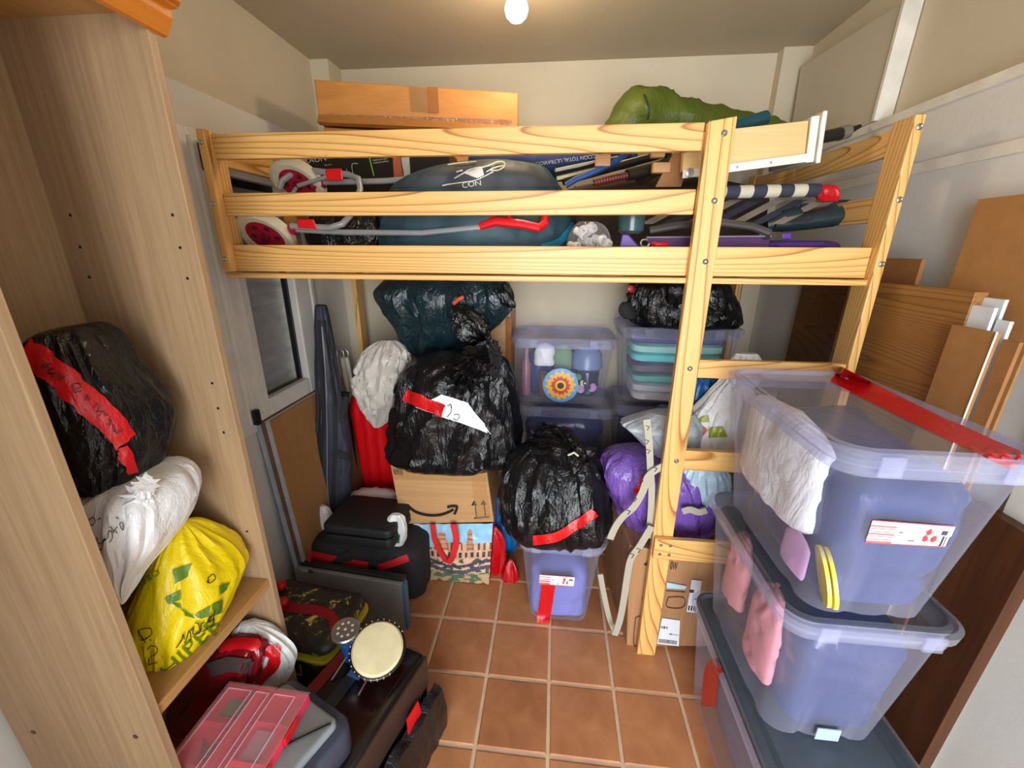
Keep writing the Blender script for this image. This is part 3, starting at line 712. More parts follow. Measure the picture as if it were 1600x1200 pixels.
mb.add([F4[0]+D,F4[1]+D,F4[2]+D,F4[3]+D],[(3,2,1,0)]); build('gusset', mb, REDF, t, 0, label='red side panels')
build('contents', lump(-.60,-.32,1.69,1.79,.03,.30,41,.02), BLF, t, label='dark cloth inside')
def strap(px, Y, w, m, par, name='handle', th=.003, off=0):
    c = spline([(*PY(x, y, Y if not isinstance(Y, list) else Y[k]),) for k, (x, y) in enumerate(px)], 22); mb = MB(); L = []; R = []
    for k, p in enumerate(c):
        q, r = Vector(c[max(k-1,0)]), Vector(c[min(k+1,21)]); d = (r-q).normalized(); s = d.cross(Vector((0,1,0))); s = s.normalized() if s.length > .01 else Vector((1,0,0))
        L.append((Vector(p)-s*w/2, Vector(p)+s*w/2))
    rings = [[a+Vector((0,-th,0)), b+Vector((0,-th,0)), b+Vector((0,th,0)), a+Vector((0,th,0))] for a, b in L]
    return build(name, MB().loft(rings), m, par, 40)
RST = plain('red_webbing', srgb(214,40,38), .6)
strap([(676,819),(680,845),(694,872),(704,878)], 1.612, .026, RST, t); strap([(708,819),(713,845),(707,870),(700,879)], 1.605, .030, RST, t)
# neighbours of the tote
s = sack_mb([(822,764,775),(840,765,786),(862,766,787),(885,752,789),(905,742,783),(914,735,768)], 1.74, .5, .06, 40, 30, .012, 3); solo('bag', s, REDF, 'shiny red bag slumped right of the city tote', 'bag')
s = sack_mb([(776,776,786),(800,772,794),(825,770,806),(845,772,808),(858,780,806)], 1.86, .7, .09, 44, 30, .012, 4); solo('bag', s, BLUEF, 'bright blue plastic bag on the floor behind the red bag', 'bag')
s = sack_mb([(874,796,801),(884,790,806),(892,787,809),(900,786,810),(908,786,808),(912,790,804)], 1.70, .9, .05, 36, 24, .008, 5); solo('wrapper', s, REDF, 'small red shiny wrapper on tiles beside the small clear box', 'wrapper')
# big black bag on the parcel box
ROWS = [(550,690,768,.5),(559,662,786,.58),(575,640,795,.6),(598,626,803,.62),(630,622,806,.64),(660,616,812,.66),(685,614,814,.66),(700,612,810,.66),(714,618,785,.62),(725,650,745,.5)]
t = thing('bin_bag', 'big black bin bag with red tape and white paper on parcel box', 'bag', (-.46,1.72,.66))
kb = build('bag', sack_mb(ROWS, 1.74, .6, .26, 96, 80, .02, 6, 2.4, 6, 1.0, 0, .7), BLK, t)
P = lambda x, y, Y: tuple(PY(x, y, Y))
build('gathered_neck', tail_mb([P(725,590,1.66),P(738,570,1.58),P(752,558,1.53),P(774,552,1.51)], [.09,.06,.045,.055], .3, 30, 20, 2), BLK2, t)
build('gathered_neck', tail_mb([P(735,575,1.68),P(745,578,1.60),P(772,578,1.57)], [.05,.05,.04], .25, 26, 14, 5), BLK2, t)
patch('white_paper', kb, [(690,616),(731,629),(768,678),(650,636)], PAPER, t, 12, 12, None, .006, 'white torn paper with pen marks')
ribbon('red_tape', kb, [(633,616),(660,628),(694,642)], 19, REDT, t, 14, .009)
strokes('pen_writing', kb, [[(700,634),(706,632),(704,642),(698,650)], [(709,647),(716,646),(719,651),(713,656),(708,652)], [(702,653),(703,654)]], 1, INK, t, .010)
# dark teal bag hanging on a tall carton behind
t2, tc = carton('tall plain carton standing behind the big black bag', (640,478), (798,484), (795,625), (640,620), 2.10, .30, CARD)
build('tape', MB().hexa([PY(790,495,2.096),PY(798,495,2.096),PY(797,600,2.096),PY(790,600,2.096)], [PY(790,495,2.092),PY(799,495,2.092),PY(798,600,2.092),PY(790,600,2.092)]), PACK, t2, 0)
t = thing('bin_bag', 'dark teal and black bin bag slumped on the tall carton', 'bag', (-.47,1.85,1.2))
build('bag', sack_mb([(436,606,790),(450,598,795),(468,600,796),(490,612,786),(508,624,770),(525,632,748),(540,640,720),(552,650,700),(562,658,690)], 1.96, .6, .19, 90, 64, .028, 9, 2.4, 7, None, 0, .35), TEALF, t)
build('loose_corner', sack_mb([(452,770,790),(462,776,798),(474,784,804),(481,797,805)], 1.84, .5, .05, 30, 18, .008, 8), BLK, t)
build('inner_bag', sack_mb([(478,706,728),(495,708,748),(515,712,762),(530,722,764),(540,735,756)], 1.69, .6, .07, 44, 30, .016, 10, 2.2, 9), BLK2, t, label='shiny black bag poking out')
build('tie', MB().tube([P(709,474,1.655), P(716,468,1.645), P(724,464,1.655)], .008), plain('orange_tie', srgb(206,84,56), .5), t)
# black bag on the small clear box
t = thing('bin_bag', 'round black bin bag with red tape on the small clear box', 'bag', (.05,1.56,.48))
rb = build('bag', sack_mb([(682,852,890,.5),(694,828,914,.55),(712,804,930,.62),(735,790,942,.66),(762,785,950,.68),(790,784,954,.68),(812,790,950,.66),(830,800,938,.6),(842,818,920,.4),(847,835,900,.35)], 1.60, .7, .17, 96, 76, .018, 12, 2.2, 6, .93, -.12/166), BLK, t)
build('gathered_neck', tail_mb([P(850,692,1.55),P(880,694,1.46),P(898,709,1.40),P(915,722,1.385)], [.075,.06,.036,.06], .24, 30, 22, 7), BLK2, t)
build('string_tie', MB().tube([P(888,711,1.34),P(897,707,1.325),P(903,712,1.34)], .004), plain('pale_string', srgb(210,214,200)), t)
ribbon('red_tape', rb, [(833,843),(868,838),(900,820),(929,800)], 15, REDT, t, 18, .006)
# purple bag, mailer bags, cartons right of it
t, cb = carton('large brown carton printed 40 0W behind the ladder', (984,852), (1130,880), (1110,1010), (979,1010), 1.372, .42, CARDB, skew=-.045)
text('printed_text', cb, '40', (1005,886), (1022,889), 13, INK, t); text('printed_text', cb, '0W', (1046,888), (1057,890), 12, INK, t)
strokes('printed_frame', cb, [[(993,964),(1002,965),(999,1006)],[(993,964),(990,1005),(999,1006)],[(1044,932),(1068,933),(1066,948),(1042,947),(1044,932)],[(1040,922),(1070,924)],[(1008,921),(1003,935)],[(1008,921),(1006,938)]], 1, INK, t)
build('hand_hole', MB().hexa([on(1041,908,cb,.004),on(1072,914,cb,.004),on(1070,919,cb,.004),on(1041,917,cb,.004)],[on(1041,908,cb,.007),on(1072,914,cb,.007),on(1070,919,cb,.007),on(1041,917,cb,.007)]), PALEB, t, 0, label='pale blue hand grip')
def ship(u, v):
    if .78 < v < .95 and .05 < u < .92: return srgb(40,42,48) if (int(u*47) % 3) else srgb(232,234,236)
    if .32 < v < .40 and u < .4: return srgb(60,62,68) if int(u*60) % 3 else srgb(232,234,236)
    if .54 < v < .6 and u > .5: return srgb(90,92,98) if int(u*70) % 3 else srgb(232,234,236)
    return srgb(226,230,234)
patch('shipping_label', cb, [(1034,964),(1062,968),(1060,1008),(1026,1004)], PRINT, t, 48, 20, ship, .005, 'white shipping label with barcodes')
patch('shipping_label', cb, [(1080,904),(1096,906),(1088,956),(1072,954)], PRINT, t, 20, 20, ship, .006, 'white shipping label with barcodes')
ps = sack_mb([(702,965,1040,.6),(712,948,1085,.65),(730,941,1108,.7),(755,944,1118,.7),(780,955,1118,.7),(805,968,1112,.65),(825,985,1105,.6),(840,1003,1095,.5),(846,1010,1080,.4)], 1.56, .6, .18, 90, 70, .016, 14, 2.3, 6)
t = thing('bin_bag', 'purple bin bag lying on the large brown carton', 'bag', base_of(ps)); pb = build('bag', ps, PURF, t)
patch('red_tape', pb, [(1004,742),(1010,746),(998,772),(990,768)], REDT, t, 3, 6, None, .005)
ms = sack_mb([(644,1015,1085,.5),(655,990,1092,.6),(664,972,1096,.6),(674,984,1096,.6),(690,1000,1094,.6),(708,1020,1090,.5),(725,1036,1085,.4),(738,1045,1078,.3)], 1.52, .5, .10, 72, 50, .01, 15, 2.2, 7)
t = thing('mailer_bag', 'silver grey mailer bag with a beige tape, on the purple bag', 'bag', base_of(ms)); mo = build('bag', ms, GREYF, t)
ws = sack_mb([(552,1150,1184,.4),(566,1144,1188,.5),(594,1130,1180),(605,1120,1172),(622,1106,1180),(645,1085,1182),(670,1075,1182),(690,1074,1176),(704,1080,1165)], 1.56, .6, .12, 72, 46, .014, 16)
t = thing('shopping_bag', 'white and green shopping bag with red tape under first rung', 'bag', base_of(ws)); wo = build('bag', ws, WHF, t)
GRN = film('olive_print', srgb(150,156,40), .3, .4, 9)
patch('green_print', wo, [(1094,652),(1106,648),(1108,659),(1092,660)], GRN, t, 6, 6); patch('green_print', wo, [(1106,668),(1130,666),(1136,682),(1108,684)], GRN, t, 8, 8); patch('red_tape', wo, [(1084,652),(1106,672),(1092,687),(1078,670)], REDT, t, 6, 6, None, .006)
s = sack_mb([(590,1092,1126),(605,1082,1136),(625,1076,1140),(645,1072,1140),(658,1080,1130)], 1.66, .6, .1, 60, 36, .012, 17); solo('bag', s, BLUEF, 'teal blue bag behind the white and green bag', 'bag')
s = sack_mb([(726,1070,1130),(740,1060,1138),(758,1060,1140),(775,1066,1138),(786,1076,1130),(791,1090,1118)], 1.47, .55, .09, 72, 46, .009, 18, 2.2, 8); solo('bag', s, PALEB, 'tight pale blue bundle between the second and third rung', 'bag')
s = sack_mb([(634,1030,1048),(642,1026,1052),(652,1025,1052),(660,1030,1048)], 1.80, .8, .04, 30, 18, .004, 19); solo('bag', s, BLUEF, 'small blue knotted bag at the foot of the towel box', 'bag')
s = sack_mb([(436,995,1128),(448,985,1138),(465,982,1144),(485,980,1150),(500,985,1152),(511,1000,1146)], 2.10, .6, .16, 84, 56, .018, 20, 2.3, 7)
t = thing('bin_bag', 'black bin bag with red tie on top of the towel box', 'bag', base_of(s)); build('bag', s, BLK2, t)
build('tie', sack_mb([(446,982,990),(452,980,991),(457,983,989)], 1.96, .4, .02, 16, 10, .002, 2), REDF, t)
build('loose_corner', sack_mb([(472,972,984),(480,968,988),(490,969,992),(498,975,992)], 1.99, .6, .05, 24, 16, .006, 3), BLF, t)
# beige lettered tapes hanging from the bags
BEI = film('beige_tape', srgb(168,162,144), .5, .3, 12); t = thing('masking_tape', 'long loop of beige masking tape with pen marks before brown carton', 'tape', (.33,1.36,0))
strap([(1010,655),(1014,690),(1016,730),(1018,770),(1016,812),(1012,840)], 1.362, .024, BEI, t, 'tape')
strap([(1036,728),(1014,742),(1004,768),(990,792),(974,806),(962,822),(953,842)], 1.35, .026, BEI, t, 'tape')
strap([(1018,822),(1000,852),(986,872),(980,900),(974,940),(968,970),(960,992)], 1.34, .026, BEI, t, 'tape')
strap([(938,897),(944,930),(952,965),(962,990)], 1.40, .022, BEI, t, 'tape')
strap([(1066,799),(1078,796),(1092,800),(1104,797)], 1.375, .026, BEI, t, 'tape')
pen = []
for x, y, Y in ((1012,668,1.358),(1011,690,1.358),(1013,705,1.358),(1012,828,1.358),(1002,752,1.345),(992,780,1.345),(982,800,1.345),(998,860,1.335),(988,868,1.335),(1024,733,1.345)):
    pen.append([P(x-3,y-3,Y),P(x+3,y-1,Y),P(x-1,y+4,Y)])
mb = MB()
for L in pen: mb.tube(L, .0013, 6)
build('pen_writing', mb, INK, t, 0, kind='stuff')
# ------------------------------------------------------------ bags on the bookcase shelf
def sackX(rows, X, df=.8, dmax=9, n=72, m=56, amp=.012, seed=0, pw=2.3, fr=6, tie=None):
    """as sack_mb, for a bag seen on the plane X (facing +X)"""
    R = []
    for r in rows:
        a = PX(r[1], r[0], X); b = PX(r[2], r[0], X); R.append(((a.y+b.y)/2, (a.z+b.z)/2, (b.y-a.y)/2, min((b.y-a.y)/2*(r[3] if len(r) > 3 else df), dmax)))
    R = spline(R, m); rings = []; so = Vector((seed*3.1, seed*1.7, seed*.9))
    for k, (y, z, a, b) in enumerate(R):
        t = k/(m-1); a = max(a,.004); b = max(b,.004); edge = min(1, 6*t, 6*(1-t)); out = []
        for i, p in enumerate(ringpts(Vector((X,y,z)), Vector((0,1,0)), Vector((-1,0,0)), n, a, b, pw)):
            th = 2*pi*i/n; q = Vector((cos(th)*fr*.5, sin(th)*fr*.5+z*1.5, z*fr*.5))+so
            d = amp*(1.1*crease(q*.9)+.5*crease(q*2.1)+.2*crease(q*4.6)-.7)*edge
            v = Vector((p.x-X, p.y-y, 0)); out.append(p+v.normalized()*max(d, -.6*v.length))
        rings.append(out)
    return MB().loft(rings[::-1])
GS = 'tied bags stacked in the bookcase'
XS = -.955
# rows are (photo y, photo x of the left edge, of the right edge)
t = thing('bin_bag', 'black bin bag with lettered red tape, topmost in the bookcase', 'bag', (XS-.02,.71,1.16), GS)
kb = build('bag', sackX([(506,100,157,.25),(514,62,166,.4),(535,44,184,.6),(570,46,196,.75),(610,56,222,.8),(650,70,245,.85),(690,84,250,.85),(720,94,246,.8),(745,106,236,.7),(758,116,180,.5)], XS-.01, .8, .15, 84, 66, .010, 21, 3.0), BLK, t)
ribbon('red_tape', kb, [(40,548),(75,572),(120,612),(160,650),(196,690)], 40, REDT, t, 24, .006)
ribbon('red_tape', kb, [(188,700),(198,716),(204,738)], 16, REDT, t, 8, .007)
L = []
for k, (x, y) in enumerate(((70,572),(84,582),(98,590),(118,606),(134,622),(150,636),(160,646),(172,660),(182,672))):
    L.append([(x-5,y+3),(x-1,y-6),(x+4,y-1),(x,y+6),(x+6,y+5)] if k % 2 else [(x-5,y+4),(x-2,y-5),(x+2,y+3),(x+6,y-3)])
strokes('pen_writing', kb, L, 1.3, INK, t, .010)
t = thing('shopping_bag', 'white carrier bag with pen writing, middle of the bookcase pile', 'bag', (XS+.02,.71,.93), GS)
wb1 = build('bag', sackX([(731,205,262,.4),(738,165,280,.5),(752,135,290,.65),(775,124,295,.75),(805,126,294,.75),(835,140,284,.7),(865,155,262,.6),(900,170,230,.5),(925,182,212,.4),(942,188,196,.3)], XS+.05, .75, .12, 84, 66, .008, 22, 3.0), WHF, t)
kn = on(222,772,wb1,-.01); build('knot', tail_mb([kn, kn+Vector((.018,-.004,.012)), kn+Vector((.026,-.008,.03)), kn+Vector((.034,-.012,.042))], [.03,.014,.012,.02], .5, 20, 12, 3), WHF, t)
strokes('pen_writing', wb1, [[(142,812),(148,808),(152,813),(147,820),(142,816)],[(156,812),(162,809)],[(156,838),(160,848),(166,840)],[(166,840),(162,856),(156,858)],[(168,840),(172,828),(176,838),(170,846)],[(172,822),(178,832)],[(176,830),(184,822)],[(184,832),(178,826)],[(188,826),(186,818),(192,816),(194,826),(188,826)],[(186,812),(180,808)]], 1.4, INK, t, .005)
t = thing('shopping_bag', 'yellow carrier bag with green print, lowest in the bookcase pile', 'bag', (XS+.03,.72,.70), GS)
yb = build('bag', sackX([(815,276,292,.35),(826,258,316,.45),(845,240,338,.55),(870,222,364,.65),(900,206,374,.75),(925,196,371,.75),(950,196,362,.75),(980,202,350,.72),(1010,210,336,.66),(1040,220,310,.62),(1065,230,288,.54),(1090,241,262,.4)], XS+.055, .7, .125, 90, 72, .008, 23), YELF, t)
GPR = film('green_print', srgb(88,124,20), .35, .35, 8)
for nm, q in (('printed_emblem', [(270,890),(300,880),(292,902),(274,912)]), ('printed_emblem', [(258,934),(282,922),(284,936),(264,944)]), ('printed_emblem', [(266,940),(282,944),(288,962),(306,966),(290,972),(270,960)][:4]), ('printed_emblem', [(304,960),(328,946),(326,962),(312,966)]), ('printed_emblem', [(340,916),(358,910),(352,922),(342,930)]), ('printed_emblem', [(330,944),(346,938),(346,956),(332,962)])):
    patch(nm, yb, q, GPR, t, 6, 6, None, .004)
text('printed_word', yb, 'HIPER', (263,1057), (347,973), 19, GPR, t, .004)
text('printed_text', yb, 'TODO', (263,1064), (276,1050), 6, GPR, t, .004); text('printed_text', yb, 'ATODO', (320,1008), (346,984), 6, GPR, t, .004)
text('printed_text', yb, 'ATERO', (213,925), (252,896), 9, GPR, t, .004)
strokes('pen_writing', yb, [[(219,984),(236,980),(238,990),(224,998),(219,984),(230,1002)],[(236,996),(238,999)],[(232,1012),(240,1006),(246,1014),(236,1028),(232,1036),(246,1032)],[(256,1023),(257,1025)],[(274,1010),(282,998),(284,990),(288,1002),(294,984),(296,996),(292,998)],[(296,984),(302,978),(300,988),(310,986),(308,972),(304,972)],[(318,970),(312,974),(314,984),(322,980)],[(324,966),(330,960),(332,972),(326,976),(324,966)],[(334,950),(330,968)],[(322,904),(332,898),(334,906),(324,912),(322,904)]], 1.5, INK, t, .006)
# ------------------------------------------------------------ lower left: boxes and cases on the tiles
# white bag and clear red bag under the shelf
ws = sack_mb([(974,376,392,.6),(982,372,412,.6),(998,366,440,.6),(1018,352,458,.6),(1040,345,456,.6),(1060,340,444,.6),(1085,330,430,.6)], .845, .4, .035, 56, 40, .010, 24)
t = thing('carrier_bag', 'open white bag with red taped handle below the shelf', 'bag', base_of(ws)); wo = build('bag', ws, WHF, t)
ribbon('red_tape', wo, [(416,1012),(430,1022),(426,1040),(408,1058),(392,1080)], 17, REDT, t, 14, .006)
REDC = clear('red_clear_film', srgb(150,18,26), .5, .12, (1,.4,.4)); CLRW = clear('clear_wrap', srgb(190,180,180), .15, .1, (.95,.93,.93))
ys = sack_mb([(1000,362,404,.5),(1015,345,410,.6),(1040,320,404,.7),(1070,295,392,.7),(1100,278,370,.7),(1130,266,350,.7),(1160,268,330,.6)], .80, .5, .05, 50, 36, .012, 25, 3.5)
t = thing('zip_bag', 'clear and red wrapped bag behind the pink organiser', 'bag', base_of(ys)); zo = build('bag', ys, film('dark_red_film', srgb(120,16,22), .22, .5, 9, .2), t)
ribbon('clear_band', zo, [(330,1046),(360,1036),(396,1042)], 22, plain('smoky_wrap', srgb(70,58,58), .2), t, 14, .006); ribbon('red_band', zo, [(345,1012),(375,1006),(404,1008)], 14, REDP, t, 12, .008)
# grey tool case, then the pink organiser lying on it
def cbox(mb, c, hx, hy, z0, z1, r, rz=0, ch=.012, ns=5):
    M = Matrix.Translation(Vector((c[0], c[1], 0))) @ Matrix.Rotation(rz, 4, 'Z')
    R = []
    for i, z in ((ch, z0), (0, z0+ch), (0, z1-ch), (ch*.35, z1-ch*.3), (ch, z1)):
        R.append([M @ p for p in rrect(0, 0, hx-i, hy-i, max(r-i, .002), z, ns, 0, 3)])
    return mb.loft(R)
RZ = radians(-22)
gc = (-.684, .578)
t = thing('tool_case', 'grey lidded tool case with navy rim under the pink organiser', 'case', (gc[0],gc[1],.337))
build('body', cbox(MB(), gc, .138, .195, .337, .43, .045, RZ), plain('navy_plastic', srgb(58,64,82), .45), t, 50)
build('lid', cbox(MB(), gc, .109, .168, .425, .45, .02, RZ, .008), plain('grey_plastic', srgb(134,142,146), .45, scale=20), t, 40)
M = Matrix.Translation(Vector((gc[0],gc[1],0))) @ Matrix.Rotation(RZ, 4, 'Z')
build('cord', MB().tube([M @ Vector(p) for p in ((.10,.15,.452),(.06,.09,.453),(.0,-.01,.453),(-.05,-.10,.453))], .0035, 8), BLACKP, t)
for y in (.03,): build('clasp', MB().box((.138,y-.03,.36), (.150,y+.03,.44), M), plain('grey_clasp', srgb(110,120,130), .4), t, 0, bevel=.004)
Q = [PZ(360,1071,.474), PZ(483,1088,.474), PZ(420,1215,.474), PZ(248,1215,.474)]
Q2 = [PZ(360,1071,.40), PZ(481,1090,.40), PZ(418,1222,.40), PZ(246,1222,.40)]
u = (Q[1]-Q[0]); v = (Q[3]-Q[0]); W = u.length; u = Vector((u.x,u.y,0)).normalized(); v = Vector((v.x,v.y,0)).normalized(); Ln = .275
A0 = Vector((Q[0].x, Q[0].y, 0))
def oq(a, b, z): return A0+u*a+v*b+Vector((0,0,z))
def orect(a0, a1, b0, b1, z0, z1): return MB().hexa([oq(a0,b1,z0),oq(a1,b1,z0),oq(a1,b0,z0),oq(a0,b0,z0)], [oq(a0,b1,z1),oq(a1,b1,z1),oq(a1,b0,z1),oq(a0,b0,z1)])
t = thing('organiser_box', 'pink compartment organiser with clear lid and red base, in front', 'box', tuple(oq(W/2,Ln/2,.452)))
pnk = plain('pink_red_base', srgb(226,52,84), .4); zt = .452
build('base', orect(0,W,0,Ln,zt,zt+.006), pnk, t, 0)
for a0,a1,b0,b1 in ((0,.004,0,Ln),(W-.004,W,0,Ln),(.004,W-.004,0,.004),(.004,W-.004,Ln-.004,Ln)): build('side_wall', orect(a0,a1,b0,b1,zt+.006,zt+.030), pnk, t, 0)
for a in (.085,.135): build('divider', orect(a,a+.002,.004,Ln-.004,zt+.006,zt+.028), pnk, t, 0)
for a0,a1,b in ((.004,.085,.09),(.004,.085,.18),(.137,W-.004,.075),(.137,W-.004,.16)): build('divider', orect(a0,a1,b,b+.002,zt+.006,zt+.028), pnk, t, 0)
PL = clear('pink_clear_lid', srgb(240,186,198), .30, .2, (1,.9,.92))
build('lid', MB().grid([[oq(a,b,zt+.0335) for a in (-.003,W*.33,W*.66,W+.003)] for b in (-.003,Ln*.5,Ln+.003)]), PL, t, 0)
ML = clear('milky_ridge', srgb(246,214,220), .5, .25)
for a0,a1 in ((.012,.078),(.092,.128),(.144,.203)):
    rg = MB(); o1 = [oq(a0,.015,zt+.0362),oq(a1,.015,zt+.0362),oq(a1,Ln-.01,zt+.0362),oq(a0,Ln-.01,zt+.0362)]
    rg.tube(o1+[o1[0]], .0016, 6); build('lid_ridge', rg, ML, t, 30)
for b in (.06,.16): build('clasp', orect(W+.003,W+.009,b,b+.05,zt+.008,zt+.034), REDP, t, 0, bevel=.002)
solo('card', orect(.02,.075,.025,.065,zt+.0065,zt+.010), plain('green_card', srgb(60,150,96)), 'green card packet inside the pink organiser, far left cell', 'packet', smooth=0)
sc = MB()
for k in range(5): sc.tube([oq(.03+.01*k,.12+.006*(k % 3),zt+.012), oq(.05+.008*k,.15+.004*k,zt+.014)], .0025, 6)
solo('hooks', sc, METAL, 'loose metal fittings in the middle left cell of the organiser', 'fittings', kind='stuff')
solo('packet', orect(.15,.195,.09,.15,zt+.0065,zt+.018), clear('poly_packet', srgb(214,210,214), .4, .1), 'small clear packet in the middle right cell of the organiser', 'packet', smooth=0)
# black tool box with dark red lid
tc = (-.575, .845); RT2 = radians(-16)
M = Matrix.Translation(Vector((tc[0],tc[1],0))) @ Matrix.Rotation(RT2, 4, 'Z')
t = thing('tool_box', 'black tool box with dark red lid, red tape and wire handle', 'tool box', (tc[0],tc[1],0))
BLG = plain('gloss_black', srgb(18,16,17), .22); 
build('body', cbox(MB(), tc, .145, .20, 0, .29, .03, RT2), BLG, t, 40)
ld = build('lid', cbox(MB(), tc, .142, .196, .29, .33, .03, RT2, .014), BLG, t, 40)
build('lid_panel', MB().box((.0,-.175,.3295), (.115,.13,.334), M), plain('oxblood', srgb(34,12,12), .2), t, 0, bevel=.002, label='dark red glossy panel')
build('tray', MB().box((-.05,-.13,.3295), (-.01,.12,.335), M), plain('smoke_tray', srgb(52,54,58), .2), t, 0, bevel=.002)
build('handle', MB().tube([M @ Vector(p) for p in ((-.08,.0,.334),(-.075,.065,.358),(-.06,.075,.36),(.02,.075,.36),(.03,.065,.358),(.03,-.005,.334))], .003, 8), METAL, t, label='bent wire handle')
build('blue_pad', MB().box((-.045,.03,.335), (.0,.11,.338), M), plain('blue_label', srgb(70,120,180)), t, 0)
build('red_tape', MB().hexa([M @ Vector(p) for p in ((-.14,-.19,.3305),(-.10,-.19,.3305),(-.085,.17,.3305),(-.125,.17,.3305))], [M @ Vector(p) for p in ((-.14,-.19,.332),(-.10,-.19,.332),(-.085,.17,.332),(-.125,.17,.332))]), film('dull_red_tape', srgb(130,20,22), .35, .3, 20), t, 0)
build('edge_strip', MB().box((.132,-.19,.2), (.148,.19,.32), M), plain('brown_reflection', srgb(58,42,34), .4), t, 0, bevel=.003)  # brownish reflection along the black side, put in as a coloured strip
build('rivet', MB().cyl(M @ Vector((-.03,.165,.33)), (0,0,1), [(0,.012),(.006,.008),(.008,.001)], 14), METAL, t)
# packaging between the tool box and the tiles
M2 = Matrix.Translation(Vector((-.405,.80,0))) @ Matrix.Rotation(RT2, 4, 'Z')
t = thing('packaging', 'torn clear and red packaging beside the black tool box', 'packaging', (-.405,.80,0))
R = []
for k in range(40):
    y = -.30+.50*k/39; h = .185+.03*noise.noise(Vector((y*14,0,2))); w_ = .012+.012*abs(noise.noise(Vector((y*20,1,0))))
    R.append([M2 @ Vector(p) for p in ((-.02,y,0),(w_+.012,y,0),(w_+.016,y,h*.5),(w_,y,h),(-.018,y,h+.008))])
build('backing', MB().loft(R), film('dark_packaging', srgb(26,26,28), .25, .8, 10), t, 50)
R = [[M2 @ Vector((.036+.008*noise.noise(Vector((k*.5,j,3))), -.26+.012*k, .02+.035*j)) for j in range(5)] for k in range(20)]
build('clear_front', MB().grid(R), clear('crumpled_clear', srgb(180,180,184), .12, .08), t, 60)
build('red_flap', MB().hexa([M2 @ Vector(p) for p in ((.0225,.0,.02),(.0225,.10,.02),(.025,.10,.02),(.025,.0,.02))], [M2 @ Vector(p) for p in ((-.015,.04,.235),(-.015,.10,.235),(-.012,.10,.235),(-.012,.04,.235))]), REDP, t, 0)
# djembe
hc = PZ(590,1012,.44); dv = (EYE-hc).normalized(); axn = (dv*.62+Vector((.06,-.1,.75))).normalized()
t = thing('djembe', 'small djembe drum with pale skin leaning on the black tool box', 'drum', tuple(hc-axn*.12))
build('shell', MB().cyl(hc, -axn, [(.004,.074),(.05,.073),(.09,.055),(.12,.036),(.16,.046)], 36), plain('djembe_black', srgb(26,24,24), .35), t)
build('drum_skin', MB().cyl(hc, axn, [(-.012,.0775),(-.002,.077),(.003,.072),(.0045,.055),(.005,.002)], 44), plain('goat_skin', srgb(214,202,160), .6, scale=18, var=.1), t, label='cream goat skin head')
a = axn.orthogonal().normalized(); b = axn.cross(a)
build('hoop', MB().tube([hc-axn*.012+(a*cos(2*pi*k/40)+b*sin(2*pi*k/40))*.081 for k in range(41)], .0042, 8), BLACKP, t)
lm = MB()
for k in range(22):
    p = hc-axn*.009+(a*cos(2*pi*k/28)+b*sin(2*pi*k/28))*.083; lm.tube([p-axn*.012, p+axn*.006], .0015, 6)
build('lacing', lm, plain('white_cord', srgb(210,206,196)), t, kind='stuff')
# torch
tp0 = PZ(540,986,.46); td = (Vector((.06,-.10,1))).normalized()
t = thing('torch', 'blue torch with silver reflector head beside the drum', 'torch', tuple(tp0-td*.15))
BLUP = plain('blue_plastic', srgb(24,84,160), .4)
build('body', MB().cyl(tp0, -td, [(.004,.033),(.03,.03),(.06,.022),(.15,.02),(.16,.018)], 26), BLUP, t)
build('bezel', MB().cyl(tp0, td, [(-.008,.042),(.005,.044),(.009,.041),(.0085,.037)], 28), METAL, t)
lens = build('lens', MB().cyl(tp0, td, [(.0,.038),(.006,.037),(.0065,.002)], 28), plain('lens_glass', srgb(150,150,158), .15, .6), t)
a = td.orthogonal().normalized(); b = td.cross(a)
for k in range(9):
    r = 0 if k == 0 else .023; th = 2*pi*k/8; build('led', MB().cyl(tp0+(a*cos(th)+b*sin(th))*r+td*.0062, td, [(0,.0085),(.002,.0085),(.0025,.002)], 10), plain('led_white', srgb(226,226,232), .2, .3), t)
# black and yellow worn case
cc = (-.90, 1.105); RC = radians(-7)
t = thing('tool_case', 'worn black and yellow case with red tape, behind the bookcase', 'case', (cc[0],cc[1],0))
def worn(name, lo):
    def mk():
        q = NT(name); v = q.coords(); n = q.noise(v, 17, 6, .72, .8); q.set(Base_Color=q.ramp(n, [(.40, srgb(34,32,28)), (lo, srgb(58,52,44)), (lo+.03, srgb(206,192,70)), (lo+.14, srgb(216,204,96))]), Roughness=.5)
        return q.m
    return reg(name, mk)
build('body', cbox(MB(), cc, .20, .125, 0, .27, .045, RC), worn('worn_black', .62), t, 45)
build('rim', cbox(MB(), cc, .211, .136, .268, .284, .05, RC, .004), plain('yellow_trim', srgb(204,190,44), .45), t, 45, label='yellow seam around the lid')
cl = build('lid', cbox(MB(), cc, .205, .13, .285, .335, .05, RC, .022), worn('worn_lid', .585), t, 45)
ribbon('red_tape', cl, [(438,948),(470,952),(500,956),(520,966),(524,985)], 16, film('dark_red_tape', srgb(150,14,20), .35, .3, 20), t, 14, .004)
M = Matrix.Translation(Vector((cc[0],cc[1],0))) @ Matrix.Rotation(RC, 4, 'Z')
build('clasp', MB().box((.0,-.134,.20), (.09,-.126,.262), M), BLACKP, t, 0, bevel=.003)
build('clasp_outline', MB().tube([M @ Vector(p) for p in ((.0,-.136,.255),(.0,-.136,.205),(.09,-.136,.205),(.09,-.136,.255))], .0022, 6), plain('yellow_wire', srgb(180,168,70)), t)
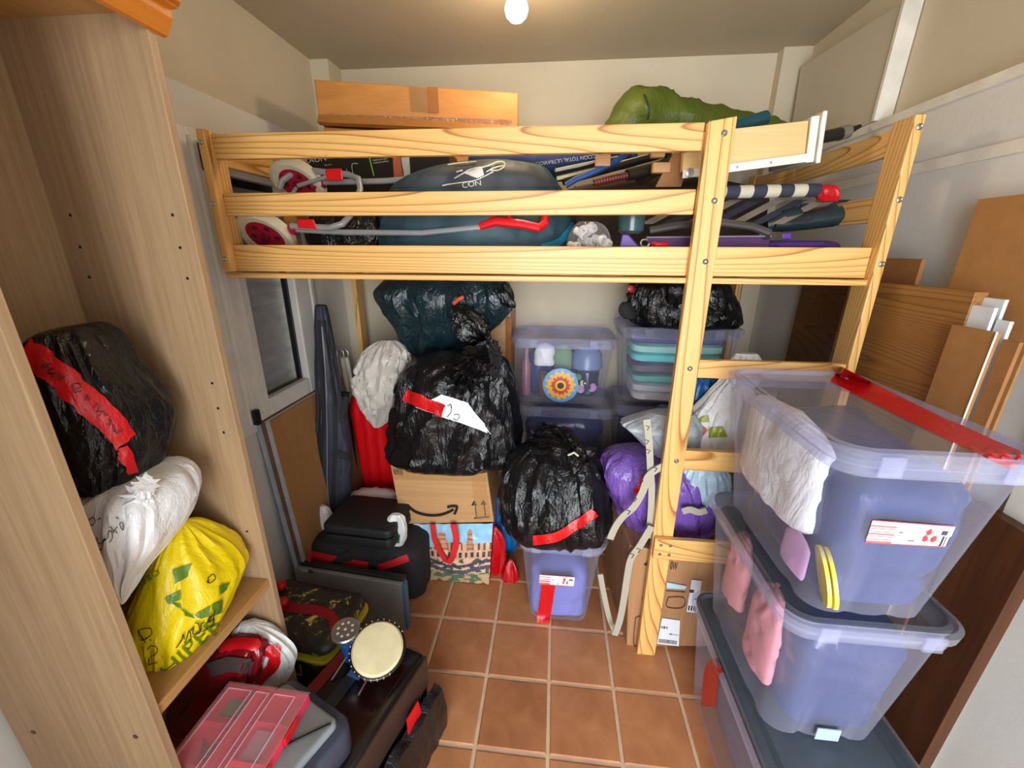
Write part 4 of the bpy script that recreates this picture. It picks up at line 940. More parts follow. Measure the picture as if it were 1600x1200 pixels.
for x, y in ((438,912),(441,938)):
    p = PZ(x, y, .36); solo('knob', MB().cyl(p-Vector((0,0,.024)), (.15,-.1,1), [(0,.012),(.012,.02),(.026,.019),(.034,.008)], 20), REDP, 'red round knob on the worn case, %s of two' % ('farther' if y < 920 else 'nearer'), 'knob')
# dark flat panel standing on edge
A, B = PY(420,884,1.415), PY(627,914,1.345); A2, B2 = Vector((A.x,A.y+.0,0.0)), Vector((B.x,B.y-.0,0.0)); A.x, A2.x = -1.15, -1.15
t = thing('flat_panel', 'dark grey flat panel standing on edge before the duffel bag', 'panel', (-.88,1.39,0))
dn = Vector((.12,1,0)).normalized()
build('face', MB().hexa([A2+dn*.02,B2+dn*.02,B2,A2], [A+dn*.02,B+dn*.02,B,A]), plain('graphite', srgb(150,150,146), .3, .1), t, 0, bevel=.004)
build('back_shell', MB().hexa([A2+dn*.05,B2+dn*.05,B2+dn*.0205,A2+dn*.0205], [p+Vector((0,0,.012)) for p in (A+dn*.05,B+dn*.05,B+dn*.0205,A+dn*.0205)]), plain('graphite_dark', srgb(44,44,44), .4), t, 0, bevel=.004)
e = Vector((.012,0,0)); build('edge', MB().hexa([B2+dn*.03,B2+dn*.03+e,B2+e,B2], [B+dn*.03,B+dn*.03+e,B+e,B]), plain('steel_blue_edge', srgb(74,112,142), .35), t, 0)
# black duffel with red piping
t = thing('duffel_bag', 'black duffel bag with red trim and webbing handles on tiles', 'bag', (-.84,1.58,0))
db = build('bag', lump(-1.14,-.575,1.475,1.84,.0,.345,51,.014,5,72,32), BLF, t)
RCL = plain('red_cloth', srgb(196,26,30), .6)
ribbon('red_trim', db, [(482,868),(520,876),(560,884),(585,888)], 18, RCL, t, 16, .004); ribbon('red_trim', db, [(588,888),(612,880),(638,871)], 11, RCL, t, 10, .004)
ribbon('webbing_handle', db, [(508,897),(520,884),(534,872),(550,868)], 13, BLF, t, 12, .012); ribbon('webbing_handle', db, [(580,905),(583,885),(590,868),(600,855)], 15, BLF, t, 12, .012)
ribbon('zip', db, [(470,890),(540,902),(600,908),(630,916)], 5, BLACKP, t, 14, .005)
# laptop case and bags on the duffel
t = thing('laptop_case', 'black zipped laptop case lying on the duffel bag', 'case', (-.82,1.56,.35))
cp = Vector((-.83,1.56,0)); build('shell', cbox(MB(), cp, .165, .125, .347, .40, .03, radians(-3), .01), plain('eva_black', srgb(24,23,25), .6), t, 40)
build('shell', cbox(MB(), cp, .165, .125, .404, .448, .03, radians(-3), .01), plain('eva_black', srgb(24,23,25), .6), t, 40)
build('zip', cbox(MB(), cp, .163, .123, .4, .404, .03, radians(-3), .001), BLACKP, t, 30)
s = sack_mb([(768,566,606,.5),(775,550,618,.6),(790,535,624,.6),(810,530,632,.6),(830,528,636,.6),(850,540,640,.6)], 1.76, .5, .07, 56, 36, .014, 26); t = thing('carrier_bag', 'white carrier bag with green mark crushed behind the laptop case', 'bag', base_of(s)); cb2 = build('bag', s, WHF, t)
s = sack_mb([(803,612,626,.5),(815,606,632,.6),(835,604,634,.6),(850,608,630,.5)], 1.52, .5, .03, 40, 26, .008, 27); t = thing('carrier_bag', 'white bag end with green leaf mark right of the laptop case', 'bag', base_of(s)); c3 = build('bag', s, WHF, t)
patch('green_mark', c3, [(610,838),(626,834),(624,848),(610,849)], plain('leaf_green', srgb(30,120,66)), t, 5, 5, None, .003)
s = sack_mb([(790,496,508,.5),(802,493,516,.6),(818,492,520,.6),(835,496,518,.5)], 1.64, .5, .03, 36, 22, .008, 28); solo('carrier_bag', s, WHF, 'white bag end left of the laptop case by the gig bag', 'bag')
s = sack_mb([(782,562,600,.5),(790,556,612,.6),(800,556,614,.6),(808,560,612,.5)], 1.66, .5, .05, 36, 22, .008, 29); solo('pouch', s, BLK, 'black shiny pouch lying behind the laptop case', 'bag')
# red suitcase with white bag on top
t = thing('suitcase', 'bright red hard shell suitcase standing upright by the gig bag', 'suitcase', (-.93,2.03,0))
a, b = PY(540,640,1.94), PY(632,640,1.94); cx = (a.x+b.x)/2; hw = (b.x-a.x)/2+.03
R = []
for k in range(40):
    q = k/39; z = .02+.87*q; r = min(1, (1-max(0, (q-.86)/.14)**2*.30), (1-max(0, (.06-q)/.06)**2*.2))
    lean = -.03+.06*q; ring = []
    for p in rrect(cx+.015-lean+.03, 2.03, hw*r, .09*r, .06*r, z, 6, 0, 30):
        u = (p.x-cx)/hw; g = .006*(1 if abs((u*3.2) % 1-.5) < .28 else 0); p.y += g*(1 if p.y < 2.03 else -1); ring.append(p)
    R.append(ring)
build('shell', MB().loft(R), plain('gloss_red', srgb(206,18,24), .22, var=.04), t, 50)
build('zip_seam', MB().tube([Vector((cx-hw+.0, 2.03, .06+.78*k/9)) for k in range(10)], .006), BLACKP, t)
build('handle', MB().tube([(cx-.06,2.03,.88),(cx-.05,2.03,.915),(cx+.05,2.03,.915),(cx+.06,2.03,.88)], .011), BLACKP, t)
for dx in (-.1,.1): build('wheel', MB().cyl((cx+.035+dx,1.98,.022), (1,0,0), [(-.012,.014),(-.01,.022),(.01,.022),(.012,.014)], 18), BLACKP, t)
s = sack_mb([(531,596,618,.5),(540,582,630,.6),(556,568,637,.65),(580,558,638,.7),(600,556,636,.7),(620,562,630,.7),(640,571,620,.65),(658,580,603,.5),(668,584,592,.4)], 1.90, .6, .09, 76, 54, .018, 30, 2.3, 8, None, 0, 1.0); solo('carrier_bag', s, WARMW, 'crumpled off white carrier bag on the red suitcase', 'bag')
# gig bag
t = thing('gig_bag', 'slim navy and black instrument gig bag leaning by the window', 'bag', (-1.1,1.83,0))
gb = build('bag', sack_mb([(476,495,506,.9),(482,494,510,.9),(520,494,516,.9),(570,496,524,.9),(620,498,532,.9),(650,498,538,.8),(680,493,543,.8),(720,491,547,.8),(760,493,547,.8),(785,498,546,.8),(803,508,540,.7),(809,515,532,.6)], 1.77, .8, .055, 56, 70, .006, 31, 2.6), NAVYC, t)
ribbon('zip', gb, [(509,500),(516,560),(522,620),(524,680),(522,740),(520,790)], 7, BLF, t, 24, .003); ribbon('side_panel', gb, [(499,500),(502,570),(504,640),(500,700),(499,750),(508,796)], 10, plain('black_gig', srgb(34,34,38), .7), t, 24, .002)
ribbon('piping', gb, [(503,510),(508,570),(511,630),(512,700),(512,750),(516,800)], 1.6, plain('grey_piping', srgb(120,120,130)), t, 24, .005)
ribbon('strap', gb, [(520,706),(534,710),(548,716)], 11, BLF, t, 8, .006)
build('shoulder_strap', MB().tube([PY(541,618,1.80), PY(538,640,1.775), PY(527,670,1.755), PY(517,700,1.75), PY(508,726,1.765)], .018, 10), BLF, t)
build('clip', MB().tube([PY(526,617,1.79), PY(540,615,1.79), PY(548,617,1.79)], .014, 10), BLACKP, t)
# thin white poles
for k, (x0, x1) in enumerate(((524,545),(534,551),(541,560))):
    a, b = PY(x0, 558, 2.06), PY(x1, 650, 2.10); d = (b-a)/(a.z-b.z); b = a+d*(a.z-.0)
    tt = thing('tent_pole', 'thin white pole with wire loop leaning in the left corner, %s of three' % ('left', 'middle', 'right')[k], 'pole', tuple(b), 'white poles in the corner')
    build('tube', MB().tube([a, b], .013, 12), plain('pole_white', srgb(214,208,190), .45), tt)
    build('wire_loop', MB().tube([a+Vector((-.012,0,0)), a+Vector((-.014,-.002,.03)), a+Vector((0,-.002,.045)), a+Vector((.014,-.002,.03)), a+Vector((.012,0,0))], .0022, 6), METAL, tt)
# framed boards below the window
GL = 'boards leaning under the window'
def lboard(label, x, y0, y1, z1, m, th=.012):
    mb = MB().hexa([(x+.03,y0,0),(x+.03+th,y0,0),(x+.03+th,y1,0),(x+.03,y1,0)], [(x-.03,y0,z1),(x-.03+th,y0,z1),(x-.03+th,y1,z1),(x-.03,y1,z1)]); solo('board', mb, m, label, 'board', GL, smooth=0, bevel=.001)
lboard('white backed board next to the wall below the window', -1.163, 1.415, 2.05, .952, plain('white_blue_edge', srgb(176,190,204), .5), .010)
lboard('brown edged board second from the wall below the window', -1.150, 1.43, 2.08, .945, plain('brown_edge_board', srgb(124,92,70), .6), .008)
lboard('white edged board third from the wall below the window', -1.139, 1.44, 2.09, .942, plain('white_edge_board', srgb(196,198,200), .5), .010)
lboard('plain brown hardboard front face below the window', -1.127, 1.455, 2.10, .940, TAN, .006)
# ------------------------------------------------------------ things lying on the bed
ZD = 1.557
# long carton
a, b = PY(490,124,1.78), PY(810,145,1.92); c0 = PY(497,190,1.78).z-.05
t = thing('carton', 'long orange brown carton with lid and clear tape on the bed', 'box', ((a.x+b.x)/2,2.0,1.80))
dv = Vector((-.06,.30,0)); z1, z2_ = a.z, b.z
lo = lambda p, dz: Vector((p.x, p.y, p.z-dz))
build('body', MB().hexa([lo(a,.42)+dv,lo(b,.42)+dv,lo(b,.42)+Vector((-.005,.012,0)),lo(a,.42)+Vector((.01,.012,0))], [lo(a,.16)+dv,lo(b,.155)+dv,lo(b,.155)+Vector((-.005,.012,0)),lo(a,.16)+Vector((.01,.012,0))]), CARDO, t, 0)
lb = build('lid', MB().hexa([lo(a,.155)+dv,lo(b,.148)+dv,lo(b,.13)+Vector((0,.006,0)),lo(a,.145)+Vector((0,.006,0))], [a+dv,b+dv,b,a]), CARDO, t, 0, bevel=.004)
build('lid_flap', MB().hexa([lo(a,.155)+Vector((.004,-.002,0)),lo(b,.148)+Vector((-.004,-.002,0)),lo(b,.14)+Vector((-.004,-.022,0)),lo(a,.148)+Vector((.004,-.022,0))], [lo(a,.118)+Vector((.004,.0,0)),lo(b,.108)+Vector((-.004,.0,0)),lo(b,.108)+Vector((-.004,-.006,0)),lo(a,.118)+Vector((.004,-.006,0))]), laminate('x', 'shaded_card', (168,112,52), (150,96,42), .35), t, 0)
patch('tape', lb, [(640,135),(668,137),(670,176),(642,174)], clear('dull_tape', srgb(170,140,100), .45, .15, (.9,.8,.65)), t, 6, 8, None, .003); patch('tape', lb, [(668,136),(684,137),(686,177),(670,176)], PACK, t, 4, 8, None, .004)
cw2 = MB(); G = [[PY(500+300*i/40, 178+9*(i/40)+13*j/5, 1.79+.13*i/40-.015)+Vector((0,.006*noise.noise(Vector((i*.8,j,0))),0)) for i in range(41)] for j in range(6)]
build('clear_wrap', MB().grid(G), film('shiny_wrap', srgb(150,104,78), .12, .9, 22), t, 60)
# sleeping bag
gm = blob_path([PY(962,215,1.92), PY(976,196,1.95), PY(1000,184,1.97), PY(1045,196,2.0), PY(1110,207,2.03), PY(1180,214,2.06), PY(1262,220,2.09)], [.04,.075,.105,.10,.09,.075,.045], 1.2, 44, 60, .014, 3)
t = thing('sleeping_bag', 'rolled olive green sleeping bag on the heap behind the drawer', 'sleeping bag', base_of(gm))
GRN2 = film('olive_nylon', srgb(84,98,24), .5, .45, 9); go = build('bag', gm, GRN2, t); ribbon('seam', go, [(1006,148),(1014,172),(1012,186)], 3, plain('dark_olive', srgb(40,48,14), .6), t, 8, .004)
# hidden heap carrying the upper things: folded blankets
solo('blanket', lump(-.02,.88,1.86,2.22,ZD,1.92,61,.02,4), plain('brown_blanket', srgb(64,52,44), .9), 'dark brown blanket heap under the green sleeping bag', 'blanket')
solo('cloth_heap', lump(-.88,-.10,1.88,2.2,ZD,1.78,62,.02,4), plain('dark_cloth', srgb(34,34,36), .9), 'dark cloth heap under the long carton at the back', 'cloth')
# drawer
Y = 1.52
fl, fr_ = PY(1112,203,Y), PY(1264,188,Y); bl, br = PY(1100,262,Y), PY(1258,242,Y); dp = Vector((.05,.36,.03))
t = thing('drawer', 'pine drawer with white front tipped on the heap behind posts', 'drawer', ((fl.x+fr_.x)/2,1.7,ZD+.25))
l0, l1 = PY(1106,236,Y+.01), PY(1068,240,Y+.01)
fl = PY(1072,209,Y); bl = PY(1066,268,Y)
th = Vector((0,.014,0)); DW = pine('x', 'drawer_wood', (222,188,130), (206,166,106), (180,136,80), 10)
build('side', MB().hexa([bl+th,br+th,br,bl], [fl+th,fr_+th,fr_,fl]), DW, t, 0, bevel=.002)
build('side', MB().hexa([bl+dp+th,br+dp+th,br+dp,bl+dp], [fl+dp+th,fr_+dp+th,fr_+dp,fl+dp]), DW, t, 0)
rx = (fr_-fl).normalized()
build('back', MB().hexa([bl+dp,bl+dp+rx*.014,bl+rx*.014+th,bl+th], [fl+dp,fl+dp+rx*.014,fl+rx*.014+th,fl+th]), DW, t, 0)
build('bottom', MB().hexa([bl+dp,br+dp,br+th,bl+th], [v+Vector((0,0,.005)) for v in (bl+dp,br+dp,br+th,bl+th)]), plain('brown_ply', srgb(92,58,32), .5), t, 0)
rn = Vector((0,-.004,0)); up = (fl-bl).normalized()
build('runner', MB().hexa([bl+rn-up*.022,br+rn-up*.022,br+rn*3-up*.022,bl+rn*3-up*.022], [bl+rn+up*.002,br+rn+up*.002,br+rn*3+up*.002,bl+rn*3+up*.002]), WHITE, t, 0, bevel=.001)
build('runner_wheel', MB().cyl(bl+rx*.02+rn*3-up*.008, (0,-1,0), [(0,.013),(.006,.013),(.007,.006),(.009,.006)], 18), METAL, t)
for k in (.45,.72): build('screw', MB().cyl(bl.lerp(br,k)+rn*3-up*.01, (0,-1,0), [(0,.004),(.0015,.003)], 10), METAL, t)
f0 = br-up*.024+rn*3; f1 = fr_+up*.008+rn*3
build('front', MB().hexa([f0+dp,f0+dp+rx*.024,f0+rx*.024,f0], [f1+dp,f1+dp+rx*.024,f1+rx*.024,f1]), WHITE, t, 0, bevel=.003, label='white lacquered drawer front')
build('front_edge', MB().hexa([f0+rx*.024+dp-up*.006,f0+rx*.037+dp-up*.006,f0+rx*.037-up*.006+rn*3,f0+rx*.024-up*.006+rn*3], [f1+rx*.024+dp+up*.008,f1+rx*.037+dp+up*.008,f1+rx*.037+up*.008+rn*3,f1+rx*.024+up*.008+rn*3]), WHITE, t, 0, bevel=.003)
solo('board_offcut', MB().hexa([PY(1024,292,1.58),PY(1064,292,1.58),PY(1064,292,1.60),PY(1024,292,1.60)], [PY(1056,232,1.58),PY(1084,232,1.58),PY(1084,232,1.60),PY(1056,232,1.60)]), TAND, 'brown board piece tilted at the left end of the drawer', 'board', smooth=0)
def rod(name, label, cat, p, r, m, grp=None, n=10): return solo(name, MB().tube(p, r, n), m, label, cat, grp)
rod('tube', 'dark teal tube lying on the drawer by the ladder post', 'tube', [PY(1120,207,1.60), PY(1196,184,1.66)], .022, plain('teal_tube', srgb(20,72,80), .35), n=16)
t = thing('walking_pole', 'black pole with silver collar poking out behind the drawer', 'pole', tuple(PY(1270,218,1.72)))
build('shaft', MB().tube([PY(1250,222,1.70), PY(1312,209,1.74)], .020, 14), plain('black_shaft', srgb(26,22,22), .35), t)
build('collar', MB().tube([PY(1311,209.5,1.74), PY(1324,206,1.75)], .023, 14), METAL, t); build('tip', MB().tube([PY(1324,206,1.75), PY(1344,197,1.76)], [.014,.006], 12), BLACKP, t)
# teal rucksack with printed fish outline
rs = sack_mb([(252,735,800,.5),(262,690,842,.6),(280,640,862,.7),(300,618,874,.75),(325,604,888,.78),(350,598,896,.8),(375,594,890,.8),(392,600,876,.7)], 1.66, .5, .20, 90, 64, .014, 33, 2.3, 6)
t = thing('duffel_bag', 'big slate and teal bag with white drawing behind the trolley', 'bag', base_of(rs)); tb2 = build('bag', rs, plain('teal_nylon', srgb(38,66,76), .6, bump=.15), t)
patch('upper_panel', tb2, [(690,262),(842,262),(872,293),(620,293)], plain('slate_nylon', srgb(58,62,66), .65, bump=.15), t, 30, 10, None, .004)
ribbon('cyan_stripe', tb2, [(846,386),(870,378),(884,366),(896,350)], 11, plain('cyan_nylon', srgb(20,120,150), .6), t, 12, .005)
WPR = plain('white_print', srgb(206,204,196), .6)
patch('printed_shape', tb2, [(726,272),(753,264),(756,274),(746,279)], WPR, t, 8, 5, None, .007)
strokes('printed_outline', tb2, [[(700,261),(720,258),(745,256)],[(712,280),(735,268),(760,263),(778,256)],[(772,258),(784,256),(788,262),(778,268),(764,268)],[(760,270),(775,264),(786,262)],[(692,291),(720,287),(740,284),(752,279)],[(750,279),(770,270)],[(715,271),(724,269)]], 1.6, WPR, t, .008)
text('printed_word', tb2, 'CON', (724,294), (752,290), 7, WPR, t, .008)
# black boxes and bag behind the trolley
t = thing('appliance_box', 'black appliance box with white lettering behind the trolley wheels', 'box', tuple(PY(600,282,1.75)))
q = [PY(478,244,1.74), PY(702,238,1.74), PY(702,300,1.74), PY(478,300,1.74)]; dd = Vector((0,.13,0))
ab = build('body', MB().hexa([q[3]+dd,q[2]+dd,q[2],q[3]], [q[0]+dd,q[1]+dd,q[1],q[0]]), plain('satin_black', srgb(18,18,19), .35), t, 0)
text('printed_word', ab, 'BRAUN', (470,258), (511,251), 9, WPR, t); text('printed_text', ab, 'Silence', (508,260), (519,258), 2.5, WPR, t)
strokes('green_line', ab, [[(578,247),(585,275)]], 2, plain('lime', srgb(120,180,50)), t)
text('printed_text', ab, 'Cepillo de aire para', (583,252), (606,249), 2.5, WPR, t); text('printed_text', ab, 'tu peinado perfecto', (584,256), (608,253), 2.5, WPR, t)
strokes('printed_outline', ab, [[(552,271),(551,257),(560,256)],[(542,264),(544,272)]], 1, WPR, t)
patch('printed_picture', ab, [(614,246),(626,245),(630,276),(616,277)], plain('copper_hair', srgb(176,92,58), .4), t, 3, 6); patch('silver_film', ab, [(627,245),(640,245),(642,276),(632,277)], film('foil', srgb(190,186,180), .15, .8, 30), t, 3, 6, None, .004)
s = sack_mb([(330,500,600,.5),(345,490,604,.6),(365,486,610,.6),(392,490,606,.6)], 1.62, .6, .1, 60, 34, .012, 35); solo('bin_bag', s, BLK2, 'black shiny bag on the bed under the trolley tubes', 'bag')
# folding trolley with red wheels
wa, wb2 = PY(417,367,1.455), PY(467,287,1.60); axl = (wb2-wa).normalized()
t = thing('luggage_trolley', 'folded grey trolley with two red wheels and red handles on bed', 'trolley', (-.6,1.5,ZD))
CRM = plain('cream_rubber', srgb(196,186,160), .6); RED2 = plain('wheel_red', srgb(152,18,44), .4)
_vd = ray(430,340).normalized(); wn = (-_vd*.62+w_of(Vector((-.40,.70,0)))).normalized()
for wc, nn in ((wa, wn), (wb2, wn)):
    wh = build('wheel', MB().cyl(wc, nn, [(-.014,.07),(-.018,.085),(-.012,.098),(.012,.098),(.018,.085),(.014,.066),(.006,.064),(-.006,.064),(-.014,.07)], 40), CRM, t, label='red wheel with cream tyre')
    a = nn.orthogonal().normalized(); b = nn.cross(a)
    build('rim', MB().cyl(wc, nn, [(-.010,.01),(-.011,.066),(.011,.066),(.010,.01)], 32), RED2, wh)
    build('hub', MB().cyl(wc, nn, [(-.022,.008),(-.02,.016),(.02,.016),(.022,.008)], 18), plain('dark_red', srgb(96,14,30), .4), wh)
    for k in range(6): 
        for sg in (-1, 1): build('slot', MB().cyl(wc+(a*cos(k*pi/3)+b*sin(k*pi/3))*.042+nn*.0112*sg, nn*sg, [(0,.010),(.001,.010)], 12), plain('slot_dark', srgb(70,10,22), .6), wh)
build('axle', MB().tube([wa, wb2], .007), STEEL, t)
build('rail', MB().tube([PY(462,359,1.45), PY(540,363,1.45), PY(660,364,1.45), PY(752,355,1.45)], .0095), STEEL, t); build('rail', MB().tube([PY(505,285,1.60), PY(600,283,1.60), PY(690,276,1.60), PY(771,285,1.60)], .010), STEEL, t)
build('toe_loop', MB().tube([PY(436,296,1.55), PY(442,282,1.56), PY(460,268,1.57), PY(490,267,1.57), PY(545,273,1.56), PY(560,279,1.54), PY(563,295,1.52), PY(558,312,1.50), PY(548,336,1.47), PY(535,350,1.44), PY(515,356,1.43), PY(455,353,1.43)], .0105), STEEL, t)
build('stay', MB().tube([PY(466,290,1.575), PY(515,275,1.565)], .0075), STEEL, t)
build('bracket', MB().hexa([PY(510,282,1.545),PY(536,282,1.545),PY(536,282,1.58),PY(510,282,1.58)], [PY(508,264,1.545),PY(534,263,1.545),PY(534,263,1.58),PY(508,264,1.58)]), REDP, t, 0, bevel=.004)
build('bracket', MB().hexa([PY(465,356,1.415),PY(496,358,1.415),PY(496,358,1.45),PY(465,356,1.45)], [PY(464,343,1.415),PY(490,342,1.415),PY(490,342,1.45),PY(464,343,1.45)]), REDP, t, 0, bevel=.004)
build('bracket', MB().tube([PY(442,356,1.45), PY(464,361,1.45)], .016), RED2, t); build('bracket', MB().tube([PY(488,289,1.60), PY(507,287,1.60)], .016), RED2, t)
h = build('handle', MB().tube([PY(750,354,1.45), PY(775,346,1.445), PY(815,350,1.44), PY(842,356,1.44), PY(851,348,1.45), PY(852,338,1.47), PY(850,318,1.51), PY(836,298,1.56), PY(815,288,1.59), PY(795,282,1.60), PY(769,284,1.60)], [.012,.015,.0145,.0145,.0145,.014,.014,.014,.014,.015,.012]), REDP, t, label='red plastic D handle')
build('handle_grip', MB().tube([PY(768,348,1.445), PY(772,335,1.47), PY(792,335,1.47), PY(800,348,1.45)], .010), REDP, h)
# parasol sleeve, rods
t = thing('parasol', 'blue parasol sleeve printed with white capitals, upside down', 'parasol', tuple(PY(850,262,1.80)))
pp = build('sleeve', blob_path([PY(735,252,1.78), PY(800,256,1.78), PY(880,256,1.79), PY(990,238,1.82)], [.04,.055,.06,.05], 1, 30, 40, .004, 9), plain('blue_canvas', srgb(28,52,104), .7, bump=.1), t)
WP2 = WPR
text('printed_text', pp, 'PROTECCION TOTAL ULTRAVIOLETA', (952,239), (826,255), 5.5, WP2, t, .004)
GR = 'rods and poles on the bed'
for k, (a, b, r, cl, lb) in enumerate(((( 868,266),(965,246),.006,(190,188,176),'thin pale metal rod, highest of the bundle behind the rail'),((866,272),(985,244),.008,(26,24,24),'black rod below the highest pale rod'),((870,279),(1012,244),.007,(208,198,160),'cream coloured rod crossing the bundle'),((880,284),(1040,240),.013,(30,28,28),'thick black rod above the reel'),((1000,280),(1052,250),.022,(38,32,28),'dark brown padded pole by the drawer'))):
    rod('rod', lb, 'rod', [PY(*a,1.60+.012*k), PY(*b,1.72+.012*k)], r, plain('rod%d' % k, srgb(*cl), .3), GR)
rod('strap', 'blue strap wound across the bundle of rods', 'strap', [PY(884,290,1.57), PY(900,280,1.565), PY(930,268,1.57), PY(962,252,1.60), PY(980,240,1.64)], .010, plain('blue_strap', srgb(26,70,134), .6))
t = thing('fishing_rod', 'fishing rod with ribbed dark red grip on the bed', 'rod', tuple(PY(950,284,1.58)))
gp = [PY(928,286,1.55).lerp(PY(980,274,1.60), k/24) for k in range(25)]
build('grip', MB().tube(gp, [.0125 if k % 2 else .0105 for k in range(25)], 12), plain('ox_grip', srgb(96,30,26), .45), t); build('blank', MB().tube([PY(980,274,1.60), PY(1044,258,1.66)], .019, 12), plain('dark_blank', srgb(34,30,28), .35), t); build('butt', MB().tube([PY(928,286,1.55), PY(898,292,1.52)], .004), METAL, t)
for k, (a, b) in enumerate((((930,244),(952,262)),((1018,256),(1044,272)),((1016,238),(1036,248)))):
    A_, B_ = PY(*a,1.60), PY(*b,1.60); solo('wood_block', MB().box((A_.x,1.57,B_.z),(B_.x,1.60,A_.z)), CARD, 'small tan tape wrap on the rods, %s of three' % ('left', 'right lower', 'right upper')[k], 'wrap', 'tan wraps on the rods', smooth=0, bevel=.004)
# white fittings bag, jar, clamps
fm = MB(); random.seed(3)
t = thing('fittings_bag', 'clear bag of white plastic pipe fittings on the bed', 'bag', tuple(PY(918,388,1.48)))
WPL = plain('white_pvc', srgb(206,206,200), .4)
for (x, y, dx, dy, r) in ((900,360,10,6,.013),(915,366,8,-8,.015),(928,372,10,3,.014),(940,372,6,8,.016),(905,376,12,2,.012),(922,354,-8,4,.012),(890,382,8,2,.011),(912,382,10,-3,.012),(935,384,12,1,.012)):
    Yf = 1.47+random.random()*.05; build('fitting', MB().cyl(PY(x,y,Yf), PY(x+dx,y+dy,Yf-.02)-PY(x,y,Yf), [(0,r),(.03,r),(.031,r*1.25),(.042,r*1.25),(.043,r*.8),(.03,r*.75)], 16), WPL, t)
s = sack_mb([(346,905,932,.5),(354,898,944,.6),(366,890,952,.6),(382,886,956,.6),(390,888,956,.5)], 1.50, .6, .05, 40, 26, .008, 36); build('film', s, CLRW, t)
t = thing('jar', 'dusky teal jar lying by the purple clamps on the bed', 'jar', tuple(PY(985,366,1.52)))
build('body', MB().cyl(PY(985,366,1.52), (0,0,1), [(0,.03),(.01,.044),(.075,.046),(.09,.036),(.10,.036)], 28), plain('dusk_glass', srgb(54,78,80), .2), t); build('lid', MB().cyl(PY(985,366,1.52)+Vector((0,0,.1)), (0,0,1), [(0,.04),(.018,.04),(.02,.036)], 28), BLACKP, t)
PUR = plain('purple_plastic', srgb(84,44,140), .45)
solo('clamp', MB().hexa([PY(968,386,1.44),PY(1000,386,1.44),PY(1000,386,1.47),PY(968,386,1.47)], [PY(972,366,1.44),PY(982,366,1.44),PY(982,366,1.47),PY(972,366,1.47)]), PUR, 'small purple clamp beside the white fittings', 'clamp', smooth=0, bevel=.004)
rod('ring', 'thin white wire ring on the bed beside the purple clamp', 'ring', [PY(1008+7*cos(k*.52), 380+6*sin(k*.52), 1.42) for k in range(11)], .003, METAL)
solo('ribbon_bow', sack_mb([(378,1020,1042,.4),(382,1018,1044,.5),(387,1020,1042,.4)], 1.42, .4, .02, 24, 12, .004, 37), REDF, 'small shiny red wrapper on the bed by the rail', 'wrapper')
# beach chair: purple frame, grey tube, striped fabric
t = thing('beach_chair', 'folded beach chair with navy and cream stripes, red taped end', 'chair', tuple(PY(1150,386,1.55)))
a, b = PY(1090,301,1.52), PY(1278,297,1.56)
for k in range(9):
    p, q2 = a.lerp(b, k/9), a.lerp(b, (k+1)/9); build('stripe_roll', MB().tube([p, q2], .020, 16), plain('cream_stripe' if k % 2 else 'navy_stripe', srgb(186,180,160) if k % 2 else srgb(44,46,62), .8), t)
build('red_tape', sack_mb([(289,1280,1300,.6),(296,1272,1306,.7),(306,1276,1309,.7),(315,1282,1308,.5)], 1.56, .6, .03, 30, 18, .006, 38), REDF, t)
for k in range(8):
    x = 1000+k*34; build('stripe', MB().hexa([PY(x,350,1.50),PY(x+20,350,1.50),PY(x+20,350,1.506),PY(x,350,1.506)], [PY(x+72,312,1.60),PY(x+92,312,1.60),PY(x+92,312,1.606),PY(x+72,312,1.606)]), plain('navy_stripe' if k % 2 else 'taupe_stripe', srgb(30,32,46) if k % 2 else srgb(128,116,104), .85), t, 0)
build('frame_tube', MB().tube([PY(1015,360,1.44), PY(1060,352,1.44), PY(1130,348,1.44), PY(1175,354,1.44), PY(1201,364,1.44), PY(1196,371,1.45)], .012), plain('dark_tube', srgb(86,84,84), .25, .6), t)
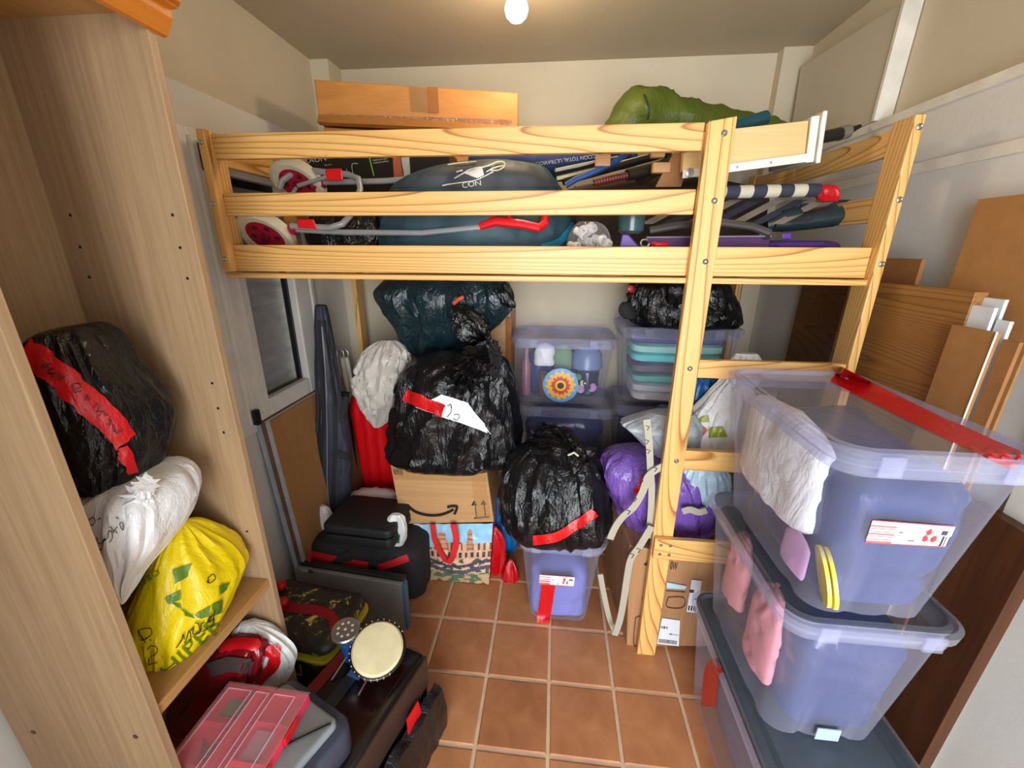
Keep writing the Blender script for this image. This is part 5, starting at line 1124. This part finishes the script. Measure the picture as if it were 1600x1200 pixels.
build('purple_seat', MB().hexa([PY(1012,390,1.45),PY(1200,390,1.45),PY(1200,390,1.62),PY(1012,390,1.62)], [PY(1010,371,1.45),PY(1205,370,1.45),PY(1205,372,1.62),PY(1010,373,1.62)]), plain('purple_cloth', srgb(72,32,86), .7), t, 0, bevel=.004, label='purple fabric seat')
build('seat_edge', MB().tube([PY(1010,371,1.445), PY(1205,369,1.445)], .003, 8), plain('grey_edge', srgb(120,110,124)), t)
s = sack_mb([(376,1205,1290,.4),(380,1190,1304,.5),(387,1190,1308,.5)], 1.50, .5, .05, 40, 16, .008, 39); solo('cloth', s, plain('violet_cloth', srgb(66,30,112), .7), 'violet patterned cloth at the rail near the corner post', 'cloth')
solo('hinge_block', MB().hexa([PY(1222,374,1.49),PY(1237,374,1.49),PY(1237,374,1.52),PY(1222,374,1.52)], [PY(1222,364,1.49),PY(1237,364,1.49),PY(1237,364,1.52),PY(1222,364,1.52)]), PUR, 'purple plastic block beside the swim fin', 'block', smooth=0, bevel=.003)
# swim fin and denim
fp = [(1205,352,.02),(1230,350,.03),(1262,345,.035),(1300,340,.036),(1322,336,.030),(1328,332,.012)]
rings = []
for x, y, h in fp:
    c = PY(x, y, 1.56); rings.append([c+Vector((0,-.035*s1, h*s2*.9)) for s1, s2 in ((1,.25),(1,-.25),(.4,-.9),(-1,-.6),(-1,.6),(.4,1))])
fin = thing('swim_fin', 'dark teal swim fin with rounded tip behind the corner post', 'fin', base_of(MB().loft(rings)))
build('blade', MB().loft(rings), plain('fin_teal', srgb(24,42,46), .45), fin, 60); build('foot_pocket', MB().tube([PY(1196,352,1.56), PY(1222,346,1.56), PY(1246,338,1.57)], [.02,.035,.03], 14), plain('fin_teal', srgb(24,42,46), .45), fin)
s = sack_mb([(318,1246,1262,.5),(326,1236,1266,.6),(338,1228,1264,.6),(348,1226,1256,.5)], 1.60, .6, .04, 40, 24, .010, 40); solo('jeans', s, plain('denim', srgb(40,52,62), .8, bump=.3), 'folded dark denim cloth behind the swim fin', 'clothing')
